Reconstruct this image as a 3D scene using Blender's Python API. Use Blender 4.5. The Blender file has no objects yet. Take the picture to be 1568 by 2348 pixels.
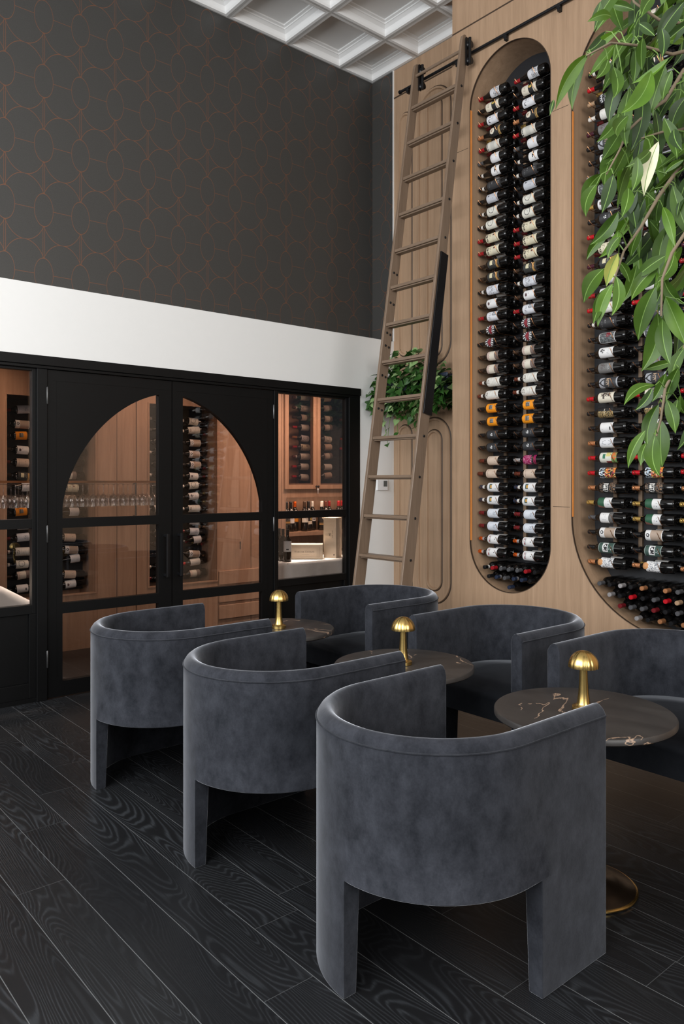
import bpy, math, random
from mathutils import Vector, Matrix
PI = math.pi
sc = bpy.context.scene
COL = sc.collection
# ------------------------------------------------------------------ camera, light, exposure
YAW = math.atan2(0.64512, 0.76408)
cam = bpy.data.cameras.new('camera')
cam.sensor_fit = 'VERTICAL'; cam.sensor_height = 36.0; cam.sensor_width = 36.0
cam.lens = 36.0 * 1757.0 / 2348.0
cam.shift_y = -70.0 / 2348.0
cam.clip_start = 0.05
co = bpy.data.objects.new('camera', cam); COL.objects.link(co)
co.location = (0, 0, 1.5); co.rotation_euler = (PI / 2, 0, -YAW)
sc.camera = co
vs = sc.view_settings
sc.display_settings.display_device = 'sRGB'
vs.view_transform = 'Standard'; vs.look = 'None'; vs.gamma = 1.0; vs.use_curve_mapping = False
vs.exposure = 0.10
sc.cycles.use_denoising = True
sc.cycles.max_bounces = 8; sc.cycles.transparent_max_bounces = 16
sc.cycles.caustics_reflective = False; sc.cycles.caustics_refractive = False
w = bpy.data.worlds.new('sky'); sc.world = w; w.use_nodes = True
w.node_tree.nodes['Background'].inputs[0].default_value = (0.75, 0.85, 1.0, 1)
w.node_tree.nodes['Background'].inputs[1].default_value = 0.25

def area(name, loc, direction, sx, sy, power, color=(1, 1, 1), spread=PI):
    l = bpy.data.lights.new(name, 'AREA'); l.shape = 'RECTANGLE'; l.size = sx; l.size_y = sy
    l.energy = power; l.color = color; l.spread = spread
    o = bpy.data.objects.new(name, l); COL.objects.link(o); o.location = loc
    o.rotation_euler = Vector(direction).to_track_quat('-Z', 'Y').to_euler()
    return o
# daylight through the street windows on the left and behind, the cellar's own warm lamps, and added fill lamps
area('daylight_left', (-2.95, 1.6, 3.35), (1, 0, -0.30), 6.6, 3.6, 560, (0.95, 0.975, 1.0))
area('daylight_behind', (0.6, -4.75, 3.5), (0.1, 1, -0.25), 5.0, 3.2, 300, (1.0, 0.985, 0.96))
area('daylight_side', (5.15, -0.25, 1.85), (-1, 0, 0), 0.9, 0.9, 14, (1, 1, 1))
area('cellar_lamp', (1.6, 6.35, 2.66), (0, 0.25, -1), 0.7, 0.12, 4.5, (1.0, 0.70, 0.50), 2.0)
area('cellar_lamp', (3.2, 6.35, 2.66), (0, 0.25, -1), 0.9, 0.12, 4.0, (1.0, 0.68, 0.50), 2.0)
area('cellar_lamp', (5.0, 6.05, 2.66), (-0.05, 0.25, -1), 1.2, 0.25, 27, (1.0, 0.68, 0.52), 2.4)

area('cloth_fill', (4.42, 5.80, 2.66), (0, -0.06, -1), 0.5, 0.2, 17, (1.0, 0.86, 0.75), 1.0)  # unseen lamp added over the right table to brighten its cloth
area('cloth_fill', (1.45, 5.80, 2.66), (0, -0.06, -1), 0.5, 0.2, 17, (1.0, 0.86, 0.75), 1.0)  # same added fill for the left table's cloth
area('shelf_fill', (5.45, 6.80, 1.322), (0, 0.25, -1), 1.1, 0.03, 2.8, (1.0, 0.72, 0.55))  # unseen strip added under the cabinet to lift the dark shelf

# ------------------------------------------------------------------ node helpers and materials
class NT:
    def __init__(s, name):
        s.m = bpy.data.materials.new(name); s.m.use_nodes = True
        s.t = s.m.node_tree; s.n = s.t.nodes; s.b = s.n['Principled BSDF']
    def node(s, typ, **kw):
        n = s.n.new(typ)
        for k, v in kw.items(): setattr(n, k, v)
        return n
    def link(s, a, b): s.t.links.new(a, b)
    def put(s, sock, v):
        if hasattr(v, 'is_output'): s.link(v, sock)
        elif isinstance(v, (tuple, list)):
            v = tuple(v)
            if len(v) == 3 and sock.type == 'RGBA': v = v + (1,)
            sock.default_value = v
        else: sock.default_value = v
    def math(s, op, a, b=None, c=None):
        n = s.node('ShaderNodeMath', operation=op)
        s.put(n.inputs[0], a)
        if b is not None: s.put(n.inputs[1], b)
        if c is not None: s.put(n.inputs[2], c)
        return n.outputs[0]
    def coord(s, which='Object'): return s.node('ShaderNodeTexCoord').outputs[which]
    def xyz(s, v):
        n = s.node('ShaderNodeSeparateXYZ'); s.link(v, n.inputs[0]); return n.outputs
    def comb(s, x, y, z):
        n = s.node('ShaderNodeCombineXYZ')
        for i, v in enumerate((x, y, z)): s.put(n.inputs[i], v)
        return n.outputs[0]
    def mapping(s, v, scale=(1, 1, 1), loc=(0, 0, 0), rot=(0, 0, 0)):
        n = s.node('ShaderNodeMapping'); s.link(v, n.inputs[0])
        n.inputs['Scale'].default_value = scale; s.put(n.inputs['Location'], loc); n.inputs['Rotation'].default_value = rot
        return n.outputs[0]
    def noise(s, v, scale=5, detail=3, rough=0.5, dist=0.0):
        n = s.node('ShaderNodeTexNoise'); s.link(v, n.inputs['Vector'])
        n.inputs['Scale'].default_value = scale; n.inputs['Detail'].default_value = detail
        n.inputs['Roughness'].default_value = rough; n.inputs['Distortion'].default_value = dist
        return n.outputs['Fac']
    def ramp(s, f, stops):
        n = s.node('ShaderNodeValToRGB'); s.link(f, n.inputs[0]); e = n.color_ramp.elements
        while len(e) < len(stops): e.new(0.5)
        for i, (p, c) in enumerate(stops): e[i].position = p; e[i].color = tuple(c) + (1,)
        return n.outputs[0]
    def mix(s, f, a, b, mode='MIX'):
        n = s.node('ShaderNodeMix', data_type='RGBA', blend_type=mode)
        s.put(n.inputs[0], f); s.put(n.inputs[6], a); s.put(n.inputs[7], b)
        return n.outputs[2]
    def bump(s, h, strength=0.2, dist=0.01):
        n = s.node('ShaderNodeBump'); s.link(h, n.inputs['Height'])
        n.inputs['Strength'].default_value = strength; n.inputs['Distance'].default_value = dist
        s.link(n.outputs[0], s.b.inputs['Normal'])
    def set(s, **kw):
        for k, v in kw.items(): s.put(s.b.inputs[k.replace('_', ' ')], v)
        return s.m

def simple(name, color, rough=0.5, metal=0.0, vary=0.05, **kw):
    """plain material with a little procedural tone variation"""
    t = NT(name); f = t.noise(t.coord(), 18, 2)
    a = tuple(c * (1 - vary) for c in color); b = tuple(min(1, c * (1 + vary)) for c in color)
    return t.set(Base_Color=t.ramp(f, [(0.3, a), (0.7, b)]), Roughness=rough, Metallic=metal, **kw)

def wood(name, dark, light, scale=1.0, rough=0.5, axis='Z', rnd=False):
    t = NT(name); c = t.coord()
    if rnd:
        oi = t.node('ShaderNodeObjectInfo'); c = t.mapping(c, loc=t.comb(oi.outputs['Random'], oi.outputs['Random'], 0.3))
    s = {'Z': (1, 1, 0.035), 'X': (0.035, 1, 1), 'Y': (1, 0.035, 1)}[axis]
    big = t.noise(t.mapping(c, tuple(k * 22 * scale for k in s)), 1, 4, 0.6, 0.4)
    fine = t.noise(t.mapping(c, tuple(k * 170 * scale for k in s)), 1, 2, 0.6)
    f = t.math('ADD', t.math('MULTIPLY', big, 0.65), t.math('MULTIPLY', fine, 0.35))
    t.bump(fine, 0.08, 0.002)
    return t.set(Base_Color=t.ramp(f, [(0.32, dark), (0.68, light)]), Roughness=rough)

def velvet(name, base, hi, sheen=1.0):
    t = NT(name); c = t.coord()
    oi = t.node('ShaderNodeObjectInfo')
    c = t.mapping(c, loc=t.comb(t.math('MULTIPLY', oi.outputs['Random'], 7.0), 0.0, 0.0))
    a = t.noise(t.mapping(c, (15, 15, 11)), 1, 5, 0.68, 0.1)
    f = t.noise(t.mapping(c, (160, 160, 160)), 1, 2, 0.5)
    k = t.math('ADD', t.math('MULTIPLY', a, 0.85), t.math('MULTIPLY', f, 0.15))
    t.bump(k, 0.12, 0.006)
    col = t.ramp(k, [(0.33, base), (0.66, hi)])
    return t.set(Base_Color=col, Roughness=0.9, Sheen_Weight=sheen, Sheen_Roughness=0.30, Sheen_Tint=(0.90, 0.93, 1.0), Specular_IOR_Level=0.15)

def pane_glass(name, tint=(1, 1, 1), gain=1.0):
    t = NT(name); t.n.remove(t.b)
    lw = t.node('ShaderNodeLayerWeight'); fac = t.math('POWER', lw.outputs['Facing'], 4.0)
    fac = t.math('MULTIPLY_ADD', fac, 0.85, 0.064 * gain)
    tr = t.node('ShaderNodeBsdfTransparent'); tr.inputs[0].default_value = tint + (1,)
    gl = t.node('ShaderNodeBsdfGlossy'); gl.inputs['Roughness'].default_value = 0.0
    mx = t.node('ShaderNodeMixShader'); t.link(fac, mx.inputs[0]); t.link(tr.outputs[0], mx.inputs[1]); t.link(gl.outputs[0], mx.inputs[2])
    t.link(mx.outputs[0], t.n['Material Output'].inputs['Surface'])
    return t.m

def wallpaper(name, axis):
    t = NT(name); p = t.xyz(t.coord()); x = p[axis]; z = p[2]; M = t.math
    PX, PZ = 0.2697, 0.466
    u = M('DIVIDE', M('SUBTRACT', x, 1.926), PX)
    a = M('MULTIPLY', M('SUBTRACT', M('FRACT', M('ADD', u, 100.5)), 0.5), PX)
    a2 = M('MULTIPLY', M('SUBTRACT', M('FRACT', M('ADD', u, 100.0)), 0.5), PX)
    b = M('MULTIPLY', M('SUBTRACT', M('FRACT', M('ADD', M('DIVIDE', M('SUBTRACT', z, 4.393), PZ), 100.5)), 0.5), PZ)
    aa, ab = M('ABSOLUTE', a), M('ABSOLUTE', b)
    def ell(ax, rx, rz):
        q = M('SQRT', M('ADD', M('POWER', M('ABSOLUTE', M('DIVIDE', ax, rx)), 2.0), M('POWER', M('DIVIDE', ab, rz), 2.0)))
        return M('SUBTRACT', q, 1.0)
    T = 0.0019
    d1 = ell(aa, 0.067, 0.118); outside = M('GREATER_THAN', d1, 0.0)
    oval = M('LESS_THAN', M('MULTIPLY', M('ABSOLUTE', d1), 0.085), T)
    dbl = M('LESS_THAN', M('ABSOLUTE', M('SUBTRACT', aa, 0.006)), T * 0.75)
    lnk = M('LESS_THAN', ab, T)
    big = M('LESS_THAN', M('MULTIPLY', M('ABSOLUTE', ell(a2, 0.156, 0.234)), 0.19), T)
    ln = M('MAXIMUM', oval, M('MULTIPLY', outside, M('MAXIMUM', dbl, M('MAXIMUM', lnk, big))))
    n = t.noise(t.coord(), 240, 2)
    bg = t.ramp(n, [(0.3, (0.040, 0.038, 0.035)), (0.7, (0.052, 0.050, 0.046))])
    return t.set(Base_Color=t.mix(ln, bg, (0.18, 0.080, 0.045)), Roughness=t.math('MULTIPLY_ADD', ln, -0.1, 0.5), Metallic=M('MULTIPLY', ln, 0.3))

def floorboards(name):
    t = NT(name); c = t.coord(); p = t.xyz(c); M = t.math
    PW = 0.1815
    u = M('ADD', M('DIVIDE', M('SUBTRACT', p[0], 1.0696), PW), 200.0)
    idx = M('FLOOR', u); fx = M('FRACT', u)
    wn = t.node('ShaderNodeTexWhiteNoise', noise_dimensions='1D'); t.link(idx, wn.inputs['W']); r1 = wn.outputs['Value']
    v = M('ADD', M('DIVIDE', p[1], 1.9), M('MULTIPLY', r1, 7.0)); fy = M('FRACT', M('ADD', v, 50.0)); iy = M('FLOOR', M('ADD', v, 50.0))
    wn2 = t.node('ShaderNodeTexWhiteNoise', noise_dimensions='2D'); t.link(t.comb(idx, iy, 0), wn2.inputs['Vector']); r2 = wn2.outputs['Value']
    g = t.comb(M('ADD', M('MULTIPLY', p[0], 4.2), M('MULTIPLY', r2, 31.0)), M('ADD', M('MULTIPLY', p[1], 0.55), M('MULTIPLY', r2, 17.0)), 0.0)
    nz = t.noise(g, 1.0, 2.2, 0.42, 0.25)
    wv = M('MULTIPLY_ADD', M('SINE', M('MULTIPLY', nz, 400.0)), 0.5, 0.5)
    fine = t.noise(t.mapping(c, (190, 7, 1)), 1, 3, 0.6)
    patch = t.noise(t.mapping(c, (2.2, 1.4, 1)), 1, 3, 0.5)
    gr = M('MULTIPLY', M('POWER', wv, 3.0), M('MULTIPLY', M('POWER', fine, 1.6), M('MULTIPLY', M('POWER', patch, 2.6), 9.5)))
    col = t.mix(M('MINIMUM', gr, 1.0), (0.0110, 0.0112, 0.0120), (0.037, 0.040, 0.044))
    col = t.mix(M('MULTIPLY', r2, 0.35), col, (0.004, 0.004, 0.005))
    ex = M('MINIMUM', fx, M('SUBTRACT', 1.0, fx)); ey = M('MULTIPLY', M('MINIMUM', fy, M('SUBTRACT', 1.0, fy)), 1.9 / PW)
    gx = M('LESS_THAN', ex, 0.0075); gy = M('LESS_THAN', ey, 0.006)
    gap = M('MAXIMUM', gx, M('MULTIPLY', gy, 0.5))
    col = t.mix(M('MULTIPLY', gap, 0.9), col, (0.125, 0.128, 0.13))  # pale joints: window glint on the board bevels painted into the colour
    h = M('SUBTRACT', M('MULTIPLY', fine, 0.12), M('MULTIPLY', gr, 0.10))
    t.bump(h, 0.25, 0.004)
    return t.set(Base_Color=col, Roughness=M('MULTIPLY_ADD', fine, 0.16, 0.26), Specular_IOR_Level=0.40)

def marble(name):
    t = NT(name); c = t.coord(); oi = t.node('ShaderNodeObjectInfo')
    c = t.mapping(c, loc=t.comb(t.math('MULTIPLY', oi.outputs['Random'], 9.0), t.math('MULTIPLY', oi.outputs['Random'], 4.0), 0.0))
    cl = t.noise(t.mapping(c, (9, 4, 4)), 1, 5, 0.6, 0.5)
    base = t.ramp(cl, [(0.3, (0.022, 0.0195, 0.0185)), (0.7, (0.046, 0.041, 0.038))])
    d = t.noise(t.mapping(c, (1.5, 3.2, 3)), 1, 5, 0.52, 0.9)
    ln = t.math('SUBTRACT', 1.0, t.math('MULTIPLY', t.math('ABSOLUTE', t.math('SUBTRACT', d, 0.5)), 130.0))
    mask = t.noise(t.mapping(c, (5, 5, 5), (3, 1, 7)), 1, 2)
    k = t.math('MULTIPLY', t.math('MAXIMUM', ln, 0.0), t.math('GREATER_THAN', mask, 0.46))
    return t.set(Base_Color=t.mix(k, base, (0.42, 0.28, 0.19)), Roughness=0.42)

def leafmat(name, a, b, rough=0.42):
    t = NT(name); f = t.noise(t.coord(), 9, 3)
    t.bump(t.noise(t.coord(), 60, 2), 0.1, 0.003)
    return t.set(Base_Color=t.ramp(f, [(0.3, a), (0.7, b)]), Roughness=rough, Specular_IOR_Level=0.28)

M = {}
M['wood'] = wood('pale_oak_veneer', (0.315, 0.200, 0.120), (0.445, 0.293, 0.184), 1.0, 0.55)
M['wood_x'] = wood('pale_oak_header', (0.315, 0.200, 0.120), (0.445, 0.293, 0.184), 1.0, 0.55, 'Y')
M['ladder'] = wood('ladder_oak', (0.160, 0.108, 0.072), (0.235, 0.164, 0.113), 1.6, 0.42)
M['rung'] = wood('ladder_oak_rung', (0.160, 0.108, 0.072), (0.235, 0.164, 0.113), 1.6, 0.42, 'Y')
M['cellar'] = wood('cellar_cherry', (0.360, 0.215, 0.140), (0.500, 0.320, 0.215), 1.0, 0.45)
M['groove'] = simple('grooved_brown_edge', (0.050, 0.028, 0.015), 0.6)
M['copper_strip'] = simple('copper_orange_edging', (0.85, 0.30, 0.07), 0.35, 0.0)
M['paper_x'] = wallpaper('oval_wallpaper', 0)
M['paper_y'] = wallpaper('oval_wallpaper_return', 1)
M['white'] = simple('white_paint', (0.82, 0.81, 0.785), 0.6, 0, 0.004)
M['ceil'] = simple('white_ceiling_tile', (0.84, 0.835, 0.82), 0.7, 0, 0.004)
M['tbar'] = simple('grey_ceiling_bar', (0.52, 0.51, 0.49), 0.5)
M['black'] = simple('black_painted_steel', (0.0035, 0.0035, 0.0036), 0.45, Specular_IOR_Level=0.22)
M['blackm'] = simple('black_iron', (0.008, 0.008, 0.009), 0.35, 0.3)
M['gap'] = simple('dark_joint', (0.001, 0.001, 0.001), 0.9)
M['hinge'] = simple('dull_steel', (0.10, 0.10, 0.10), 0.35, 0.8)
M['nicheback'] = simple('charcoal_panel', (0.016, 0.017, 0.020), 0.45)
M['floor'] = floorboards('black_oak_boards')
M['velvet'] = velvet('slate_velvet', (0.0105, 0.0116, 0.0150), (0.0315, 0.0338, 0.0415))
M['piping'] = velvet('slate_velvet_piping', (0.010, 0.011, 0.014), (0.028, 0.030, 0.036), 0.25)
M['rackpost'] = wood('rack_post_oak', (0.200, 0.130, 0.080), (0.290, 0.195, 0.125), 1.0, 0.55)
M['velvet_shaded'] = velvet('slate_velvet_shaded', (0.007, 0.0082, 0.011), (0.013, 0.0145, 0.018), 0.12)  # same velvet, with the shade inside the chair darkened into its colour
M['brass'] = simple('brushed_brass', (0.62, 0.43, 0.15), 0.27, 1.0)
M['bronze'] = simple('dark_bronze', (0.035, 0.024, 0.016), 0.28, 0.7)
M['marble'] = marble('brown_marble')
M['copper'] = simple('copper_rod', (0.60, 0.29, 0.14), 0.32, 1.0)
M['bottle'] = simple('dark_bottle_glass', (0.0045, 0.0040, 0.0038), 0.07, 0.0, Specular_IOR_Level=0.55)
M['bottle_green'] = simple('green_bottle_glass', (0.010, 0.016, 0.008), 0.08)
M['pane'] = pane_glass('window_glass', (0.82, 0.795, 0.78))
M['crystal'] = pane_glass('crystal_glass', (0.97, 0.97, 0.97), 1.8)
M['linen'] = simple('white_linen', (0.80, 0.77, 0.74), 0.8)
M['pine'] = wood('pine_crate_wood', (0.56, 0.47, 0.36), (0.70, 0.61, 0.49), 1.0, 0.6, 'X')
M['ink'] = simple('crate_ink', (0.045, 0.035, 0.03), 0.7)
M['plastic'] = simple('white_plastic', (0.78, 0.78, 0.78), 0.35)
M['screen'] = simple('grey_screen', (0.10, 0.11, 0.11), 0.2)
M['leaf0'] = leafmat('green_leaf', (0.026, 0.060, 0.005), (0.050, 0.102, 0.009))
M['leaf1'] = leafmat('fresh_green_leaf', (0.048, 0.108, 0.007), (0.088, 0.175, 0.013))
M['leaf2'] = leafmat('deep_green_leaf', (0.013, 0.030, 0.006), (0.026, 0.054, 0.010))
M['leaf3'] = leafmat('yellowing_leaf', (0.20, 0.26, 0.05), (0.36, 0.36, 0.09))
M['leaf4'] = leafmat('withered_leaf', (0.55, 0.52, 0.34), (0.70, 0.67, 0.48))
M['rib'] = leafmat('leaf_midrib', (0.12, 0.21, 0.045), (0.17, 0.27, 0.07))
M['bark'] = simple('grey_brown_bark', (0.16, 0.12, 0.075), 0.8)
M['pothos0'] = leafmat('pothos_green', (0.018, 0.062, 0.012), (0.042, 0.120, 0.020))
M['pothos1'] = leafmat('pothos_pale', (0.20, 0.33, 0.12), (0.33, 0.44, 0.20))
M['terracotta'] = simple('dark_planter', (0.035, 0.045, 0.075), 0.4)
PAL = {}
def pal(c, rough=0.55, metal=0.0):
    k = (c, rough, metal)
    if k not in PAL: PAL[k] = simple('print_%02d' % len(PAL), c, rough, metal)
    return PAL[k]

# ------------------------------------------------------------------ mesh builder
class MB:
    def __init__(s): s.v = []; s.f = []; s.m = []
    def add(s, vs, fs, mi=0):
        o = len(s.v); s.v += [tuple(v) for v in vs]
        for f in fs: s.f.append(tuple(i + o for i in f)); s.m.append(mi)
        return s
    def box(s, x0, x1, y0, y1, z0, z1, mi=0):
        return s.add([(x0, y0, z0), (x1, y0, z0), (x1, y1, z0), (x0, y1, z0), (x0, y0, z1), (x1, y0, z1), (x1, y1, z1), (x0, y1, z1)],
                     [(0, 3, 2, 1), (4, 5, 6, 7), (0, 1, 5, 4), (1, 2, 6, 5), (2, 3, 7, 6), (3, 0, 4, 7)], mi)
    def hexa(s, p, mi=0):
        return s.add(p, [(0, 3, 2, 1), (4, 5, 6, 7), (0, 1, 5, 4), (1, 2, 6, 5), (2, 3, 7, 6), (3, 0, 4, 7)], mi)
    def tube(s, pts, r, n=8, mi=0, cap=True):
        pts = [Vector(p) for p in pts]; L = len(pts)
        rr = r if isinstance(r, (list, tuple)) else [r] * L
        vs = []; up = None
        for i, p in enumerate(pts):
            t = (pts[min(i + 1, L - 1)] - pts[max(i - 1, 0)]).normalized()
            if up is None: up = Vector((0, 0, 1)) if abs(t.z) < 0.9 else Vector((1, 0, 0))
            a = t.cross(up); a = a.normalized() if a.length > 1e-6 else t.orthogonal().normalized()
            b = a.cross(t).normalized(); up = b
            for k in range(n):
                q = 2 * PI * k / n; vs.append(p + (a * math.cos(q) + b * math.sin(q)) * rr[i])
        fs = [(i * n + k, i * n + (k + 1) % n, (i + 1) * n + (k + 1) % n, (i + 1) * n + k) for i in range(L - 1) for k in range(n)]
        if cap: fs += [tuple(range(n))[::-1], tuple((L - 1) * n + k for k in range(n))]
        return s.add(vs, fs, mi)
    def lathe(s, prof, n=24, axis='Z', mi=0, c=(0, 0, 0), fn=None):
        """prof: (radius, height) pairs, turned about the axis"""
        vs = []
        for r, h in prof:
            for k in range(n):
                q = 2 * PI * k / n; rk = r * (fn(q, h) if fn else 1)
                a, b = rk * math.cos(q), rk * math.sin(q)
                p = {'Z': (a, b, h), 'Y': (b, h, a), 'X': (h, a, b)}[axis]
                vs.append((p[0] + c[0], p[1] + c[1], p[2] + c[2]))
        L = len(prof)
        fs = [(i * n + k, i * n + (k + 1) % n, (i + 1) * n + (k + 1) % n, (i + 1) * n + k) for i in range(L - 1) for k in range(n)]
        fs += [tuple(range(n))[::-1], tuple((L - 1) * n + k for k in range(n))]
        return s.add(vs, fs, mi)
    def mesh(s, name, mats, smooth=None):
        me = bpy.data.meshes.new(name); me.from_pydata(s.v, [], s.f)
        for m in (mats if isinstance(mats, (list, tuple)) else [mats]): me.materials.append(m)
        me.polygons.foreach_set('material_index', s.m)
        if smooth is not None:
            me.polygons.foreach_set('use_smooth', [True] * len(s.f))
            if smooth < 180: me.set_sharp_from_angle(angle=math.radians(smooth))
        me.validate(); me.update()
        return me
    def build(s, name, mats, parent=None, smooth=None, bevel=0.0, fix=True):
        me = s.mesh(name, mats, smooth)
        if fix:
            import bmesh
            bm = bmesh.new(); bm.from_mesh(me); bmesh.ops.recalc_face_normals(bm, faces=bm.faces); bm.to_mesh(me); bm.free()
        o = link(name, me, parent)
        if bevel:
            b = o.modifiers.new('edge', 'BEVEL'); b.width = bevel; b.segments = 2; b.limit_method = 'ANGLE'; b.angle_limit = math.radians(40)
        return o

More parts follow.
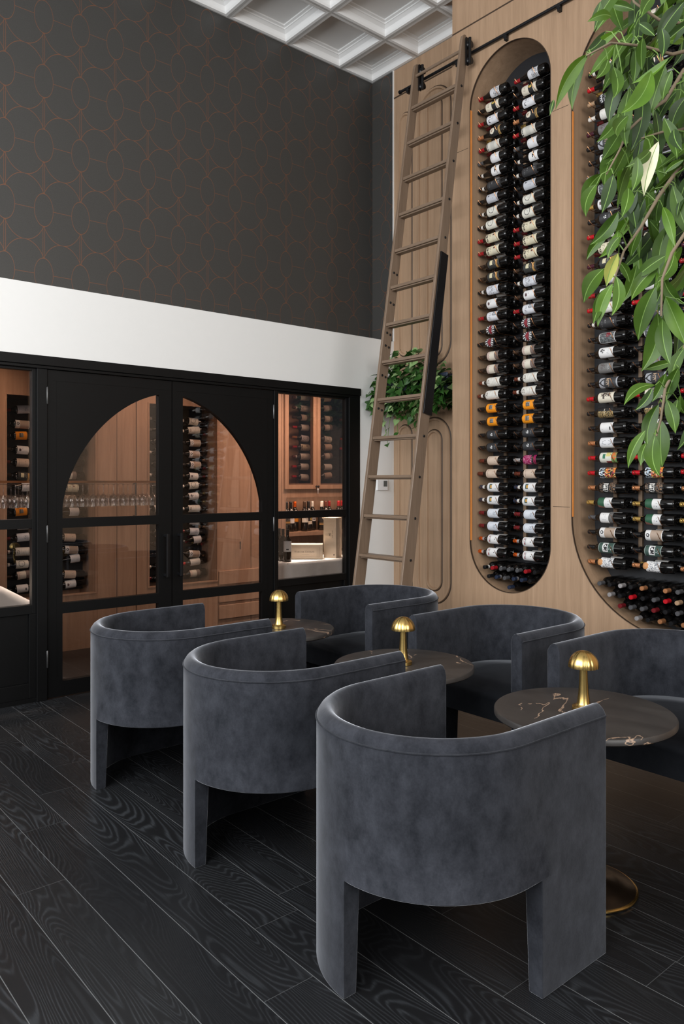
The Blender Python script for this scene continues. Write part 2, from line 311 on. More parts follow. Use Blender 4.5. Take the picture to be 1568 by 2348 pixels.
def link(name, data, parent=None):
    o = bpy.data.objects.new(name, data); COL.objects.link(o)
    if parent: o.parent = parent
    return o
def tag(o, label=None, cat=None, group=None, kind=None):
    if label: o['label'] = label
    if cat: o['category'] = cat
    if group: o['group'] = group
    if kind: o['kind'] = kind
    return o
def empty(name, loc=(0, 0, 0), rz=0.0):
    o = link(name, None); o.location = loc; o.rotation_euler = (0, 0, rz); return o
def struct(o, label=None): o['kind'] = 'structure'; (label and o.__setitem__('label', label)); return o
ORD = 'lowest second third fourth fifth sixth seventh eighth ninth tenth eleventh twelfth thirteenth fourteenth fifteenth sixteenth seventeenth eighteenth nineteenth twentieth'.split()
ORD += ['twenty-' + a for a in 'first second third fourth fifth sixth seventh eighth ninth'.split()] + ['thirtieth'] + ['thirty-' + a for a in 'first second third fourth fifth sixth'.split()]
LEAVES=[(1.878,1.174,2.676,1.815,1.237,2.525,-0.9,0.09,0.42,0.042,1),(1.87,1.18,2.661,1.881,1.226,2.542,-0.62,0.75,0.23,0.032,0),(1.725,1.18,2.504,1.718,1.188,2.462,-0.64,0.72,0.25,0.013,2),(1.812,1.065,2.703,1.743,1.093,2.675,-0.44,-0.23,0.87,0.025,1),(1.968,1.137,2.756,1.949,1.215,2.709,-0.63,0.28,0.73,0.025,1),(1.96,1.17,2.768,1.904,1.201,2.702,-0.64,0.32,0.7,0.031,2),(2.033,1.135,2.764,2.016,1.167,2.673,-0.62,0.7,0.36,0.033,0),(2.031,1.122,2.799,2.053,1.156,2.781,-0.63,0.65,0.42,0.015,0),(1.854,1.014,2.679,1.851,0.968,2.624,-0.01,0.77,-0.64,0.024,2),(2.024,1.118,2.721,2.052,1.138,2.638,-0.5,0.87,0.03,0.03,0),(1.988,1.075,2.72,2.026,1.097,2.65,-0.48,0.88,0.01,0.028,0),(1.994,1.161,2.74,1.937,1.21,2.65,-0.64,0.42,0.64,0.03,1),(1.92,1.14,2.663,1.871,1.147,2.594,-0.65,0.56,0.51,0.027,0),(2.037,1.156,2.716,1.994,1.164,2.614,-0.6,0.73,0.31,0.038,0),(1.95,1.141,2.653,1.898,1.111,2.536,-0.5,0.86,0,0.033,0),(2.022,1.028,2.636,2.029,1.077,2.517,-0.56,0.78,0.29,0.044,0),(1.882,0.994,2.558,1.768,1.014,2.42,-0.61,0.54,0.58,0.048,1),(1.967,0.989,2.62,1.938,1.081,2.578,0.14,0.45,0.88,0.025,1),(1.995,1.083,2.586,2.027,1.132,2.436,-0.54,0.83,0.16,0.046,2),(1.932,1.113,2.51,1.892,1.158,2.432,-0.61,0.51,0.61,0.033,0),(2.053,1.175,2.52,1.983,1.198,2.416,-0.6,0.59,0.54,0.043,0),(1.916,1.077,2.484,1.84,1.065,2.401,-0.6,0.66,0.45,0.034,0),(2.043,1.175,2.462,1.968,1.177,2.324,-0.58,0.74,0.33,0.045,0),(2.046,1.148,2.471,1.958,1.146,2.357,-0.76,0.27,0.59,0.035,0),(2.017,1.215,2.396,1.937,1.231,2.277,-0.6,0.63,0.49,0.037,0),(1.894,1.158,2.318,1.838,1.156,2.214,-0.59,0.75,0.31,0.035,0),(1.92,1.123,2.34,1.883,1.136,2.228,-0.57,0.77,0.27,0.037,2),(2,1.057,2.411,1.914,1.084,2.346,-0.52,0.28,0.81,0.029,0),(2.106,1.17,2.467,2.141,1.215,2.439,-0.58,0.71,0.4,0.022,0),(2.175,1.173,2.429,2.076,1.181,2.317,-0.17,0.96,0.22,0.036,1),(2.006,1.039,2.427,2.016,1.087,2.292,-0.53,0.81,0.25,0.037,4),(1.918,0.952,2.404,1.892,0.918,2.33,-0.3,0.9,-0.31,0.029,2),(2.012,0.972,2.357,2.004,1.022,2.333,-0.5,0.31,0.81,0.019,0),(2.189,1.084,2.398,2.148,1.101,2.283,-0.52,0.8,0.3,0.042,2),(1.954,0.944,2.741,1.908,0.995,2.638,-0.62,0.55,0.55,0.042,2),(1.885,0.968,2.657,1.87,0.96,2.573,-0.46,0.89,-0,0.029,2),(1.8,1.09,2.749,1.789,1.114,2.703,-0.67,0.58,0.46,0.018,0),(2.057,1.212,2.903,2.075,1.147,2.862,0.21,0.56,-0.8,0.027,0),(1.969,1.032,2.805,1.912,1.038,2.727,-0.64,0.57,0.51,0.033,0),(2.173,1.05,2.772,2.095,1.062,2.738,-0.41,-0.22,0.88,0.029,1),(2.152,1.05,2.639,2.128,1.053,2.571,-0.52,0.82,0.22,0.025,0),(2.138,1.024,2.587,2.096,1.047,2.485,-0.55,0.74,0.39,0.039,2),(1.936,0.967,2.568,1.92,0.983,2.49,-0.54,0.8,0.27,0.028,0),(1.872,1.081,2.216,1.836,1.143,2.135,-0.55,0.53,0.64,0.037,0),(1.908,1.134,2.173,1.907,1.198,2.119,-0.54,0.53,0.65,0.027,0),(1.889,1.091,2.172,1.814,1.104,2.087,-0.38,0.81,0.45,0.027,1),(1.838,1.058,2.137,1.812,1.076,2.077,-0.56,0.7,0.45,0.023,0),(1.767,1.021,2.072,1.79,1.067,2.001,-0.55,0.77,0.33,0.03,3),(1.846,1.108,2.066,1.759,1.113,1.962,-0.55,0.67,0.5,0.043,0),(1.785,1.06,1.996,1.709,1.055,1.891,-0.55,0.75,0.37,0.031,0),(1.757,1.03,1.996,1.732,1.056,1.888,-0.54,0.78,0.31,0.031,1),(1.72,0.999,2.002,1.672,0.983,1.895,-0.52,0.85,0.1,0.03,0),(1.928,1.114,2.103,1.97,1.104,2.049,-0.35,0.84,-0.42,0.024,0),(2.034,1.105,2.212,2.059,1.15,2.146,-0.54,0.78,0.32,0.029,0),(2.155,1.149,2.277,2.233,1.115,2.182,-0.26,0.82,-0.51,0.043,0),(1.796,0.912,2.047,1.752,0.97,1.993,-0.45,0.4,0.8,0.031,0),(1.794,0.929,2.024,1.721,0.96,1.935,-0.5,0.61,0.62,0.036,0),(2.05,1.018,2.125,1.959,1.028,2.025,-0.5,0.69,0.52,0.037,0),(1.949,1.017,2.018,1.958,1.072,1.882,-0.5,0.81,0.3,0.05,0),(1.965,1.021,1.951,1.979,1.075,1.8,-0.49,0.83,0.26,0.055,0),(1.804,0.925,1.897,1.817,0.911,1.784,-0.42,0.89,-0.16,0.039,0),(2.001,1.017,1.999,2.033,0.977,1.865,-0.36,0.87,-0.34,0.049,1),(1.995,1.019,2.048,2.046,0.988,1.979,-0.25,0.79,-0.55,0.031,0),(1.862,0.973,1.745,1.747,0.994,1.687,-0.14,0.82,0.56,0.031,0),(1.785,0.94,1.729,1.768,0.977,1.675,-0.43,0.67,0.6,0.023,2),(2.003,1.018,1.792,2.001,1.056,1.717,-0.46,0.78,0.42,0.029,0),(2.034,1.01,1.826,1.991,1.076,1.807,-0.22,0.14,0.97,0.024,0),(1.923,0.942,1.792,1.936,0.984,1.707,-0.46,0.83,0.33,0.033,0),(1.952,0.943,1.843,1.93,0.964,1.753,-0.46,0.83,0.31,0.032,0),(1.922,0.995,1.702,1.898,1.012,1.586,-0.47,0.86,0.22,0.036,0),(2.012,1.036,1.669,1.97,1.01,1.537,-0.46,0.89,-0.03,0.048,0),(1.832,0.958,1.615,1.785,0.921,1.512,-0.46,0.88,-0.11,0.039,0),(1.787,0.959,1.626,1.767,0.994,1.532,-0.46,0.8,0.4,0.026,0),(1.935,1.034,1.604,1.904,1.035,1.54,-0.47,0.85,0.23,0.024,0),(1.914,0.969,1.711,1.9,0.94,1.621,-0.42,0.88,-0.21,0.033,0),(1.975,0.971,1.716,1.933,0.96,1.662,-0.45,0.88,0.17,0.024,0),(2.015,0.983,1.732,2.056,0.988,1.682,-0.4,0.88,-0.23,0.022,0),(2.219,1.082,2.302,2.181,1.096,2.195,-0.5,0.82,0.28,0.039,0),(1.883,1.059,2.276,1.829,1.047,2.181,-0.54,0.82,0.2,0.031,0),(2.124,1.142,2.329,2.148,1.177,2.233,-0.52,0.84,0.18,0.034,2),(2.203,1.127,2.363,2.165,1.124,2.25,-0.49,0.86,0.14,0.038,0),(1.87,1.025,2.342,1.855,1.033,2.251,-0.53,0.83,0.16,0.028,0),(2.267,1.101,2.207,2.156,1.128,2.053,-0.23,0.92,0.33,0.046,1),(2.134,0.958,2.612,2.089,0.939,2.467,-0.69,0.71,0.13,0.037,1),(2.16,1.188,2.801,2.095,1.263,2.676,-0.63,0.47,0.61,0.047,0),(2.147,1.231,2.473,2.201,1.263,2.357,-0.5,0.87,0,0.039,1),(2.424,0.967,2.542,2.418,0.925,2.354,0.24,0.95,-0.22,0.046,0),(2.248,0.909,2.534,2.211,0.997,2.424,-0.05,0.77,0.63,0.035,0),(2.364,0.906,2.713,2.303,0.992,2.639,-0.53,0.31,0.79,0.04,2),(2.132,1.077,2.68,2.13,1.136,2.552,-0.81,0.53,0.25,0.034,0),(2.382,1.267,2.419,2.321,1.322,2.316,-0.83,0.1,0.55,0.031,1),(2.624,1.023,2.065,2.656,1.005,1.934,-0.32,0.93,-0.2,0.037,2),(2.174,1.035,2.321,2.21,1.06,2.202,-0.44,0.89,0.05,0.041,1),(2.301,1.109,2.536,2.254,1.134,2.382,0.39,0.92,0.03,0.039,0),(2.392,0.929,2.461,2.368,1.012,2.395,-0.48,0.46,0.75,0.032,0),(2.044,1.043,2.504,2.032,1,2.373,-0.33,0.9,-0.27,0.036,0),(2.371,1.249,2.442,2.341,1.293,2.332,-0.55,0.72,0.43,0.042,0),(2.341,1.084,2.236,2.336,1.143,2.081,-0.01,0.93,0.36,0.04,0),(2.277,0.955,2.695,2.265,1.043,2.638,-0.55,0.4,0.73,0.028,0),(2.393,1.048,2.92,2.42,1.058,2.813,-0.4,0.92,-0.01,0.038,2),(2.451,0.975,2.809,2.401,1.046,2.747,-0.54,0.31,0.78,0.034,2),(2.609,1.041,2.212,2.642,1.09,2.096,0.17,0.89,0.42,0.031,0),(2.361,1.058,2.554,2.375,1.035,2.435,-0.32,0.92,-0.21,0.031,2),(2.62,1.079,3.16,2.647,1.073,3.011,-0.33,0.94,-0.1,0.044,2),(2.475,0.994,2.658,2.357,1.046,2.514,-0.68,0.31,0.67,0.046,2),(2.276,0.905,2.247,2.186,0.955,2.113,-0.61,0.52,0.6,0.041,2),(2.067,1.062,2.041,2.065,1.125,1.961,-0.49,0.68,0.54,0.028,2),(2.156,0.973,2.64,2.148,0.983,2.494,-0.73,0.68,0.08,0.035,1),(2.275,0.978,2.234,2.197,1.029,2.165,-0.44,0.42,0.8,0.035,0),(2.273,1.205,2.827,2.269,1.257,2.708,-0.59,0.73,0.34,0.036,0),(2.638,1.025,2.456,2.621,1.046,2.266,0.34,0.94,0.07,0.046,0),(2.256,1.23,2.614,2.245,1.248,2.479,-0.53,0.83,0.16,0.036,2),(2.447,1.123,2.202,2.37,1.118,2.023,-0.92,0.02,0.39,0.047,2),(2.075,1.054,2.848,2.076,1.102,2.706,-0.99,0.16,0.05,0.036,1),(2.049,1.138,2.784,1.955,1.147,2.663,-0.25,0.93,0.26,0.037,0),(2.287,1.032,2.872,2.293,1.065,2.764,-0.51,0.83,0.23,0.035,2),(2.49,1.058,2.961,2.403,1.083,2.812,-0.87,-0.01,0.5,0.042,1),(2.517,1.161,2.861,2.503,1.12,2.681,0.61,0.76,-0.22,0.044,0),(2.403,1.192,2.468,2.406,1.181,2.321,-0.42,0.9,-0.07,0.043,0),(2.158,1.118,2.465,2.178,1.109,2.349,-0.41,0.9,-0.14,0.04,1),(2.544,1.137,2.516,2.551,1.147,2.338,-0.98,0.18,-0.03,0.043,0),(2.151,1.148,2.407,2.041,1.181,2.302,-0.55,0.43,0.72,0.037,2),(2.442,0.957,2.276,2.326,1.01,2.17,-0.44,0.51,0.74,0.042,2),(2.559,1.081,2.329,2.501,1.139,2.209,-0.22,0.83,0.51,0.035,0),(2.458,1.007,2.963,2.451,1.087,2.897,-0.88,0.26,0.41,0.025,0),(2.206,0.936,2.854,2.243,0.926,2.757,-0.28,0.94,-0.2,0.035,2),(2.362,1.204,3.004,2.286,1.252,2.866,-0.63,0.55,0.54,0.047,2),(2.54,1.095,2.622,2.496,1.193,2.554,0.18,0.61,0.77,0.031,2),(2.633,1.109,2.498,2.594,1.122,2.339,0.33,0.94,-0,0.039,0),(2.204,1.066,2.67,2.163,1.047,2.481,0.33,0.93,-0.17,0.047,0),(2.294,1.234,2.477,2.315,1.231,2.337,-0.44,0.89,-0.09,0.038,1),(2.23,1.148,2.459,2.102,1.219,2.328,-0.75,-0.19,0.63,0.047,1),(2.173,1.041,2.119,2.048,1.089,2.021,-0.66,-0.37,0.66,0.04,0),(2.566,1.096,1.826,2.556,1.169,1.733,-0.38,0.71,0.6,0.04,0),(2.507,1.167,2.122,2.559,1.171,1.997,-0.19,0.98,-0.04,0.033,2),(2.058,1.131,2.121,2.074,1.183,2.024,-0.53,0.78,0.33,0.038,0),(2.008,1.102,2.311,1.989,1.157,2.229,-0.56,0.62,0.55,0.031,2),(2.17,1.236,3.02,2.106,1.294,2.875,-0.16,0.89,0.43,0.04,0),(2.296,0.872,2.509,2.242,0.901,2.409,-0.86,0.12,0.5,0.028,0),(2.53,1.116,2.533,2.543,1.16,2.41,0.13,0.93,0.34,0.031,0),(2.358,1.085,2.288,2.211,1.144,2.165,-0.33,0.63,0.7,0.048,2),(2.186,1.166,2.792,2.084,1.234,2.687,-0.59,0.27,0.76,0.04,2),(2.395,1.075,2.934,2.294,1.096,2.799,-0.13,0.96,0.25,0.041,2),(2.095,1.062,2.914,2.002,1.094,2.791,-0.65,0.47,0.61,0.04,1),(2.416,1.287,2.288,2.431,1.32,2.175,-0.51,0.84,0.18,0.034,2),(2.322,1.252,2.875,2.331,1.296,2.737,0.06,0.95,0.3,0.035,2),(2.287,1.238,2.815,2.348,1.263,2.68,-0.35,0.94,0.01,0.036,1),(2.435,1.103,2.641,2.355,1.143,2.532,-0.55,0.57,0.61,0.035,2),(2.286,1.148,2.717,2.237,1.2,2.611,-0.59,0.58,0.56,0.036,1),(2.344,0.939,2.788,2.386,0.966,2.695,-0.41,0.91,0.08,0.036,0),(2.176,1.092,2.254,2.175,1.121,2.099,-0.49,0.86,0.16,0.044,0),(2.336,1.004,2.308,2.36,0.994,2.173,0.48,0.88,0.02,0.033,1),(2.133,1.185,2.726,2.066,1.241,2.651,-0.59,0.29,0.75,0.039,0),(2.506,1.156,2.642,2.431,1.214,2.486,-0.54,0.67,0.51,0.044,2),(2.388,1.16,2.167,2.417,1.198,2.061,-0.47,0.86,0.18,0.04,2),(2.089,1.127,2.265,2.096,1.18,2.177,-0.18,0.85,0.5,0.025,2),(2.686,1.069,2.754,2.668,1.121,2.601,-0.48,0.81,0.33,0.05,0),(2.219,0.933,2.105,2.263,0.942,1.959,0.04,1,0.07,0.037,0),(2.069,1.039,2.004,2.111,1.065,1.861,-0.96,0.12,-0.26,0.036,0),(2.167,1.212,2.879,2.21,1.244,2.761,-0.75,0.65,-0.1,0.031,2),(2.616,1.069,2.329,2.506,1.086,2.205,0.01,0.99,0.13,0.04,2),(2.686,1.047,2.65,2.553,1.124,2.533,-0.72,-0.37,0.58,0.046,2),(2.526,1.123,2.509,2.391,1.178,2.392,0.14,0.95,0.28,0.045,0),(2.45,1.201,2.812,2.457,1.209,2.675,-0.45,0.89,0.03,0.045,1),(2.363,1.066,2.846,2.286,1.06,2.702,-0.51,0.83,0.24,0.045,0),(2.209,1.048,2.447,2.233,1.035,2.275,0.51,0.86,0.01,0.042,0),(2.647,1.06,2.444,2.582,1.116,2.27,0.05,0.96,0.29,0.047,0),(2.452,0.976,2.975,2.488,1,2.851,0.36,0.89,0.28,0.031,2),(2.294,1.099,2.528,2.263,1.082,2.351,-0.74,0.67,0.06,0.043,2),(2.308,0.889,2.712,2.274,0.842,2.553,-0.24,0.94,-0.23,0.041,2),(2.404,1.054,2.183,2.347,1.108,2.101,-0.05,0.82,0.57,0.027,0),(2.364,1.203,2.601,2.291,1.265,2.447,-0.41,0.77,0.5,0.043,2),(2.239,1.1,2.668,2.166,1.14,2.527,-0.08,0.95,0.31,0.039,2),(2.429,0.929,2.217,2.439,0.889,2.079,-0.4,0.87,-0.28,0.034,0),(2.242,1.005,1.735,2.174,1.07,1.59,0.1,0.93,0.36,0.042,2),(1.973,1.106,2.587,1.956,1.105,2.417,-0.51,0.86,0.05,0.041,0),(2.657,1.056,2.278,2.515,1.131,2.134,-0.75,-0.34,0.56,0.052,2),(2.173,1.149,2.33,2.197,1.144,2.185,-0.94,0.31,-0.16,0.035,0),(2.139,0.985,2.451,2.174,0.986,2.325,-0.38,0.92,-0.1,0.032,2),(2.01,1.132,2.318,1.999,1.101,2.202,-0.42,0.89,-0.2,0.037,2),(2.305,1.197,3.061,2.315,1.157,2.87,0.5,0.85,-0.15,0.047,1),(2.305,1.123,2.619,2.279,1.087,2.474,-0.76,0.65,-0.03,0.036,2),(2.188,1.14,2.69,2.082,1.211,2.564,-0.8,-0.19,0.57,0.043,2),(2.243,1.188,2.837,2.285,1.201,2.74,-0.8,0.53,-0.27,0.026,2),(2.301,0.944,2.462,2.281,0.982,2.346,0.19,0.94,0.28,0.03,2),(2.154,1.06,2.333,2.166,1.117,2.185,0.25,0.9,0.36,0.038,2),(2.486,1.123,2.693,2.487,1.119,2.565,-0.4,0.92,-0.03,0.032,2),(2.551,1.132,2.326,2.559,1.089,2.174,-0.74,0.63,-0.22,0.038,0),(2.189,1.091,2.45,2.167,1.089,2.318,-0.97,0.21,0.16,0.032,2),(1.954,1.117,2.625,1.949,1.154,2.498,-0.59,0.77,0.25,0.042,2),(2.501,1.155,2.198,2.465,1.167,2.044,-0.88,0.41,0.23,0.038,2),(2.329,1.139,3.02,2.296,1.13,2.863,-0.46,0.88,0.05,0.048,0),(2.307,1.285,2.555,2.312,1.341,2.409,-0.56,0.78,0.28,0.038,1),(2.289,1.182,2.349,2.302,1.169,2.221,-0.85,0.5,-0.14,0.031,2),(2.478,1.072,2.737,2.494,1.125,2.633,-0.51,0.8,0.32,0.028,2),(2.538,1.06,1.836,2.458,1.125,1.737,-0.35,0.63,0.7,0.046,1),(2.163,1.071,2.365,2.169,1.087,2.236,-0.47,0.88,0.09,0.039,2),(2.417,1.287,2.432,2.347,1.369,2.285,-0.54,0.59,0.59,0.047,1),(2.475,1.043,2.265,2.555,1.05,2.138,-0.34,0.93,-0.16,0.04,0),(2.42,0.933,2.235,2.465,0.923,2.084,0.25,0.97,0.01,0.038,2),(2.082,1.229,2.964,2.156,1.23,2.868,-0.35,0.9,-0.26,0.04,0),(2.214,1.119,2.862,2.09,1.168,2.727,-0.71,-0.52,0.47,0.046,1),(2.335,0.936,2.089,2.269,1.003,1.994,-0.82,-0,0.58,0.032,0),(2.02,1.132,2.394,1.939,1.123,2.249,-0.87,0.03,0.49,0.04,0),(2.205,1.172,2.53,2.217,1.149,2.359,-0.41,0.9,-0.15,0.047,2),(2.492,1.153,2.615,2.479,1.242,2.534,-0.77,0.36,0.53,0.029,2),(2.343,1.005,2.942,2.381,1.02,2.836,-0.39,0.92,-0,0.039,2),(2.456,1.014,2.056,2.398,1.021,1.873,-0.82,0.49,0.28,0.046,0),(2.201,1.211,2.308,2.229,1.217,2.188,0.22,0.97,0.09,0.03,0),(2.185,1.141,2.712,2.174,1.122,2.59,-0.42,0.9,-0.1,0.031,0),(2.256,0.884,2.6,2.208,0.908,2.446,-0.46,0.84,0.28,0.041,2),(2.162,1.048,1.911,2.216,1.021,1.765,-0.6,0.72,-0.35,0.038,0),(2.253,1.103,2.044,2.215,1.13,1.933,-0.48,0.8,0.36,0.041,2),(2.273,1.093,2.53,2.324,1.064,2.364,0.25,0.96,-0.09,0.042,2),(2.481,1.236,2.327,2.358,1.325,2.216,0.1,0.83,0.55,0.045,2),(2.629,1.114,2.931,2.591,1.077,2.773,0.49,0.81,-0.31,0.04,2),(2.402,1.009,2.389,2.431,1.057,2.26,-0.45,0.87,0.22,0.044,0),(2.524,1.071,3.038,2.501,1.099,2.91,-0.51,0.82,0.27,0.044,0),(2.368,1.241,2.422,2.344,1.201,2.288,-0.05,0.96,-0.28,0.034,0),(2.37,1.061,2.569,2.319,1.075,2.417,0.36,0.93,-0.04,0.039,0),(2.297,1.196,2.292,2.181,1.249,2.155,-0.44,0.65,0.62,0.045,2),(2.41,1.073,2.904,2.369,1.085,2.775,0.16,0.99,0.04,0.033,2),(2.01,1.138,2.908,1.955,1.205,2.78,-0.67,0.5,0.55,0.038,0),(2.274,1.243,2.658,2.261,1.212,2.521,0.35,0.91,-0.23,0.034,1),(2.175,1.128,2.411,2.09,1.174,2.279,-0.83,0.05,0.56,0.039,0),(2.179,0.986,2.365,2.265,0.976,2.243,-0.8,0.16,-0.57,0.036,2),(2.347,1.043,3.002,2.226,1.124,2.89,-0.63,0.11,0.77,0.044,0),(2.312,1.051,2.492,2.305,1.015,2.357,0.54,0.81,-0.25,0.034,2),(2.136,1.068,2.214,2.102,1.077,2.061,0.31,0.95,-0.02,0.038,1),(2.478,1.047,2.65,2.586,1.03,2.496,-0.58,0.66,-0.48,0.045,2),(2.095,1.044,2.331,2.125,1.005,2.175,-0.33,0.9,-0.29,0.042,0),(2.491,0.945,2.414,2.433,0.964,2.297,-0.78,0.43,0.45,0.032,0),(2.072,1.061,2.27,2.055,1.018,2.143,-0.01,0.95,-0.31,0.032,1),(2.206,1.02,2.495,2.147,1.117,2.413,0.2,0.7,0.68,0.034,0),(2.21,1.009,2.579,2.157,1.06,2.501,-0.55,0.48,0.68,0.03,0),(2.537,1.152,2.788,2.382,1.22,2.63,-0.74,-0.32,0.59,0.056,1),(2.094,1.177,2.7,2.08,1.128,2.519,-0.94,0.33,-0.02,0.045,2),(2.386,1.154,2.42,2.291,1.16,2.264,-0.86,0.03,0.52,0.044,0),(2.156,0.933,2.496,2.145,0.956,2.402,-0.48,0.83,0.26,0.029,0),(2.089,1.093,2.559,2.04,1.074,2.393,-0.87,0.45,0.2,0.042,2),(2.135,1.182,2.949,2.111,1.169,2.768,0.26,0.96,-0.1,0.044,2),(2.483,1.03,2.985,2.42,1.014,2.816,-0.42,0.91,0.07,0.044,2),(2.337,1.117,3.014,2.187,1.166,2.873,-0.58,-0.73,0.37,0.051,0),(2.569,0.983,2.585,2.454,1.023,2.486,-0.49,0.45,0.75,0.043,2),(2.329,1.174,2.207,2.24,1.257,2.091,-0.47,0.5,0.73,0.044,2),(2.32,1.034,2.319,2.281,1.073,2.216,-0.49,0.74,0.46,0.04,0),(2.238,1.149,2.885,2.159,1.246,2.774,-0.88,-0.36,0.32,0.04,2),(2.232,1.068,2.468,2.107,1.121,2.334,-0.75,-0.34,0.57,0.046,0),(2.195,0.982,2.498,2.193,1.016,2.367,-0.73,0.66,0.18,0.032,1),(2.346,1.31,2.747,2.381,1.328,2.583,-0.69,0.72,-0.07,0.04,2),(2.232,1.132,2.579,2.18,1.174,2.442,-0.57,0.7,0.43,0.046,1),(2.385,1.069,2.849,2.363,1.096,2.732,-0.52,0.8,0.28,0.041,2),(2.34,0.902,2.475,2.291,0.896,2.335,-0.88,0.38,0.29,0.036,0),(2.139,1.007,2.796,2.079,1.103,2.701,-0.6,0.34,0.72,0.036,2),(2.56,0.98,2.287,2.555,0.951,2.14,0.43,0.88,-0.19,0.036,2),(2.313,1.11,2.557,2.349,1.105,2.447,-0.37,0.92,-0.16,0.039,0),(2.324,0.99,2.687,2.236,1.02,2.542,-0.84,0.12,0.53,0.041,2),(2.111,1.002,2.24,2.156,0.991,2.08,0.42,0.91,0.05,0.04,0),(2.256,0.89,2.185,2.194,0.94,2.107,0.01,0.85,0.53,0.027,0),(2.365,1.257,3.002,2.334,1.352,2.866,-0.64,0.56,0.53,0.05,0),(2.286,0.869,2.213,2.241,0.91,2.062,0.33,0.93,0.16,0.039,0),(2.277,1.231,2.98,2.188,1.309,2.894,-0.08,0.7,0.71,0.035,0),(2.271,0.96,2.935,2.159,1.038,2.827,-0.08,0.76,0.64,0.042,2),(2.481,1.202,2.852,2.46,1.206,2.673,0.11,0.99,0.01,0.043,0),(2.165,1.073,2.828,2.106,1.127,2.728,-0.87,-0.02,0.5,0.031,1),(2.275,1.224,2.633,2.34,1.216,2.498,-0.37,0.9,-0.23,0.042,0),(2.245,1.247,3.003,2.204,1.214,2.827,-0.45,0.89,-0.06,0.049,2),(2.67,1.051,1.863,2.617,1.047,1.666,0.54,0.82,-0.16,0.049,2),(2.623,1.078,2.481,2.485,1.139,2.345,0.09,0.94,0.34,0.049,0),(2.365,1.062,1.841,2.389,1.048,1.708,-0.38,0.91,-0.17,0.036,2),(2.692,1.05,2.275,2.773,1.05,2.152,0.34,0.91,0.22,0.035,2),(2.241,1.063,2.839,2.296,1.094,2.705,-0.44,0.9,0.03,0.045,2),(2.484,0.971,2.638,2.387,1.019,2.556,-0.5,0.34,0.8,0.041,2),(2.207,1.246,2.867,2.189,1.192,2.715,-0.33,0.9,-0.28,0.043,2),(2.278,1.23,2.932,2.28,1.189,2.786,-0.33,0.91,-0.26,0.039,2),(2.237,1.055,2.841,2.24,1.118,2.742,-0.58,0.69,0.43,0.035,2),(2.567,1.032,2.3,2.563,1.103,2.18,-0.45,0.76,0.46,0.038,2),(2.281,1.206,2.975,2.258,1.254,2.845,-0.61,0.71,0.36,0.047,1),(2.218,0.912,2.517,2.143,0.92,2.4,0.02,1,0.05,0.033,2),(2.23,0.926,2.257,2.153,0.967,2.159,-0.47,0.62,0.63,0.041,1),(2.46,1.217,2.077,2.473,1.229,1.891,-0.87,0.49,-0.03,0.045,2),(2.595,1.029,1.955,2.485,1.072,1.795,-0.69,0.41,0.59,0.048,2),(2.537,1.004,2.8,2.561,0.968,2.647,0.37,0.92,-0.16,0.038,1),(2.262,1.248,2.24,2.288,1.266,2.101,0.06,0.99,0.14,0.034,1),(2.283,1.156,2.165,2.315,1.199,2.036,-0.48,0.86,0.17,0.041,0),(2.486,0.953,2.095,2.468,0.939,1.933,-0.95,0.3,0.08,0.039,0),(2.357,1.295,2.589,2.274,1.333,2.476,-0.76,0.18,0.62,0.035,0),(2.387,1.178,2.799,2.433,1.144,2.625,-0.76,0.57,-0.31,0.044,2),(2.086,1.161,2.767,2.12,1.189,2.677,-0.83,0.55,-0.14,0.024,2),(2.486,1.053,2.812,2.448,1.127,2.747,-0.55,0.38,0.74,0.033,2),(2.59,0.989,3.013,2.524,1.017,2.883,-0.53,0.74,0.42,0.049,1),(2.273,1.153,2.311,2.239,1.104,2.149,-0.39,0.9,-0.19,0.047,0),(2.339,1.015,2.547,2.268,1.01,2.373,0.05,1,-0.05,0.045,1),(2.068,1.064,2.672,2.103,1.106,2.546,-0.51,0.85,0.14,0.037,1),(2.493,0.984,1.743,2.473,1.037,1.621,0.44,0.85,0.31,0.032,1),(2.336,1.032,2.711,2.277,1.037,2.561,0.04,1,0.01,0.039,2),(2.466,1.054,2.682,2.46,1.087,2.544,-0.47,0.85,0.22,0.046,2),(2.139,1.199,2.327,2.162,1.203,2.178,-0.47,0.88,-0.05,0.036,2),(2.246,1.055,2.521,2.173,1.105,2.394,-0.05,0.92,0.39,0.037,2),(2.237,1.153,2.49,2.108,1.191,2.394,-0.51,0.3,0.8,0.045,0),(2.307,1.082,2.199,2.209,1.126,2.052,-0.71,0.38,0.59,0.044,1),(2.582,1.13,2.362,2.476,1.192,2.264,-0.45,0.44,0.77,0.039,1),(2.389,1.004,2.412,2.378,1.022,2.294,-0.44,0.88,0.18,0.037,2),(2.3,1.213,2.298,2.281,1.28,2.211,-0.53,0.61,0.59,0.03,0),(2.155,1.017,2.38,2.099,1.034,2.237,0.08,0.99,0.09,0.037,2),(2.444,0.973,2.861,2.429,1.017,2.772,-0.54,0.71,0.45,0.026,0),(2.357,1.256,2.476,2.329,1.312,2.352,-0.24,0.86,0.44,0.033,0),(2.354,1.115,2.504,2.272,1.157,2.327,-0.91,-0.11,0.4,0.048,0),(2.561,1.1,2.934,2.494,1.113,2.755,-0.91,0.19,0.36,0.046,2),(2.55,1.15,3.103,2.4,1.202,2.938,-0.76,-0.19,0.63,0.055,1),(2.441,0.934,2.966,2.437,1.001,2.837,0.32,0.84,0.43,0.035,0),(2.279,0.971,2.457,2.258,0.956,2.339,-0.73,0.68,0.04,0.029,0)]
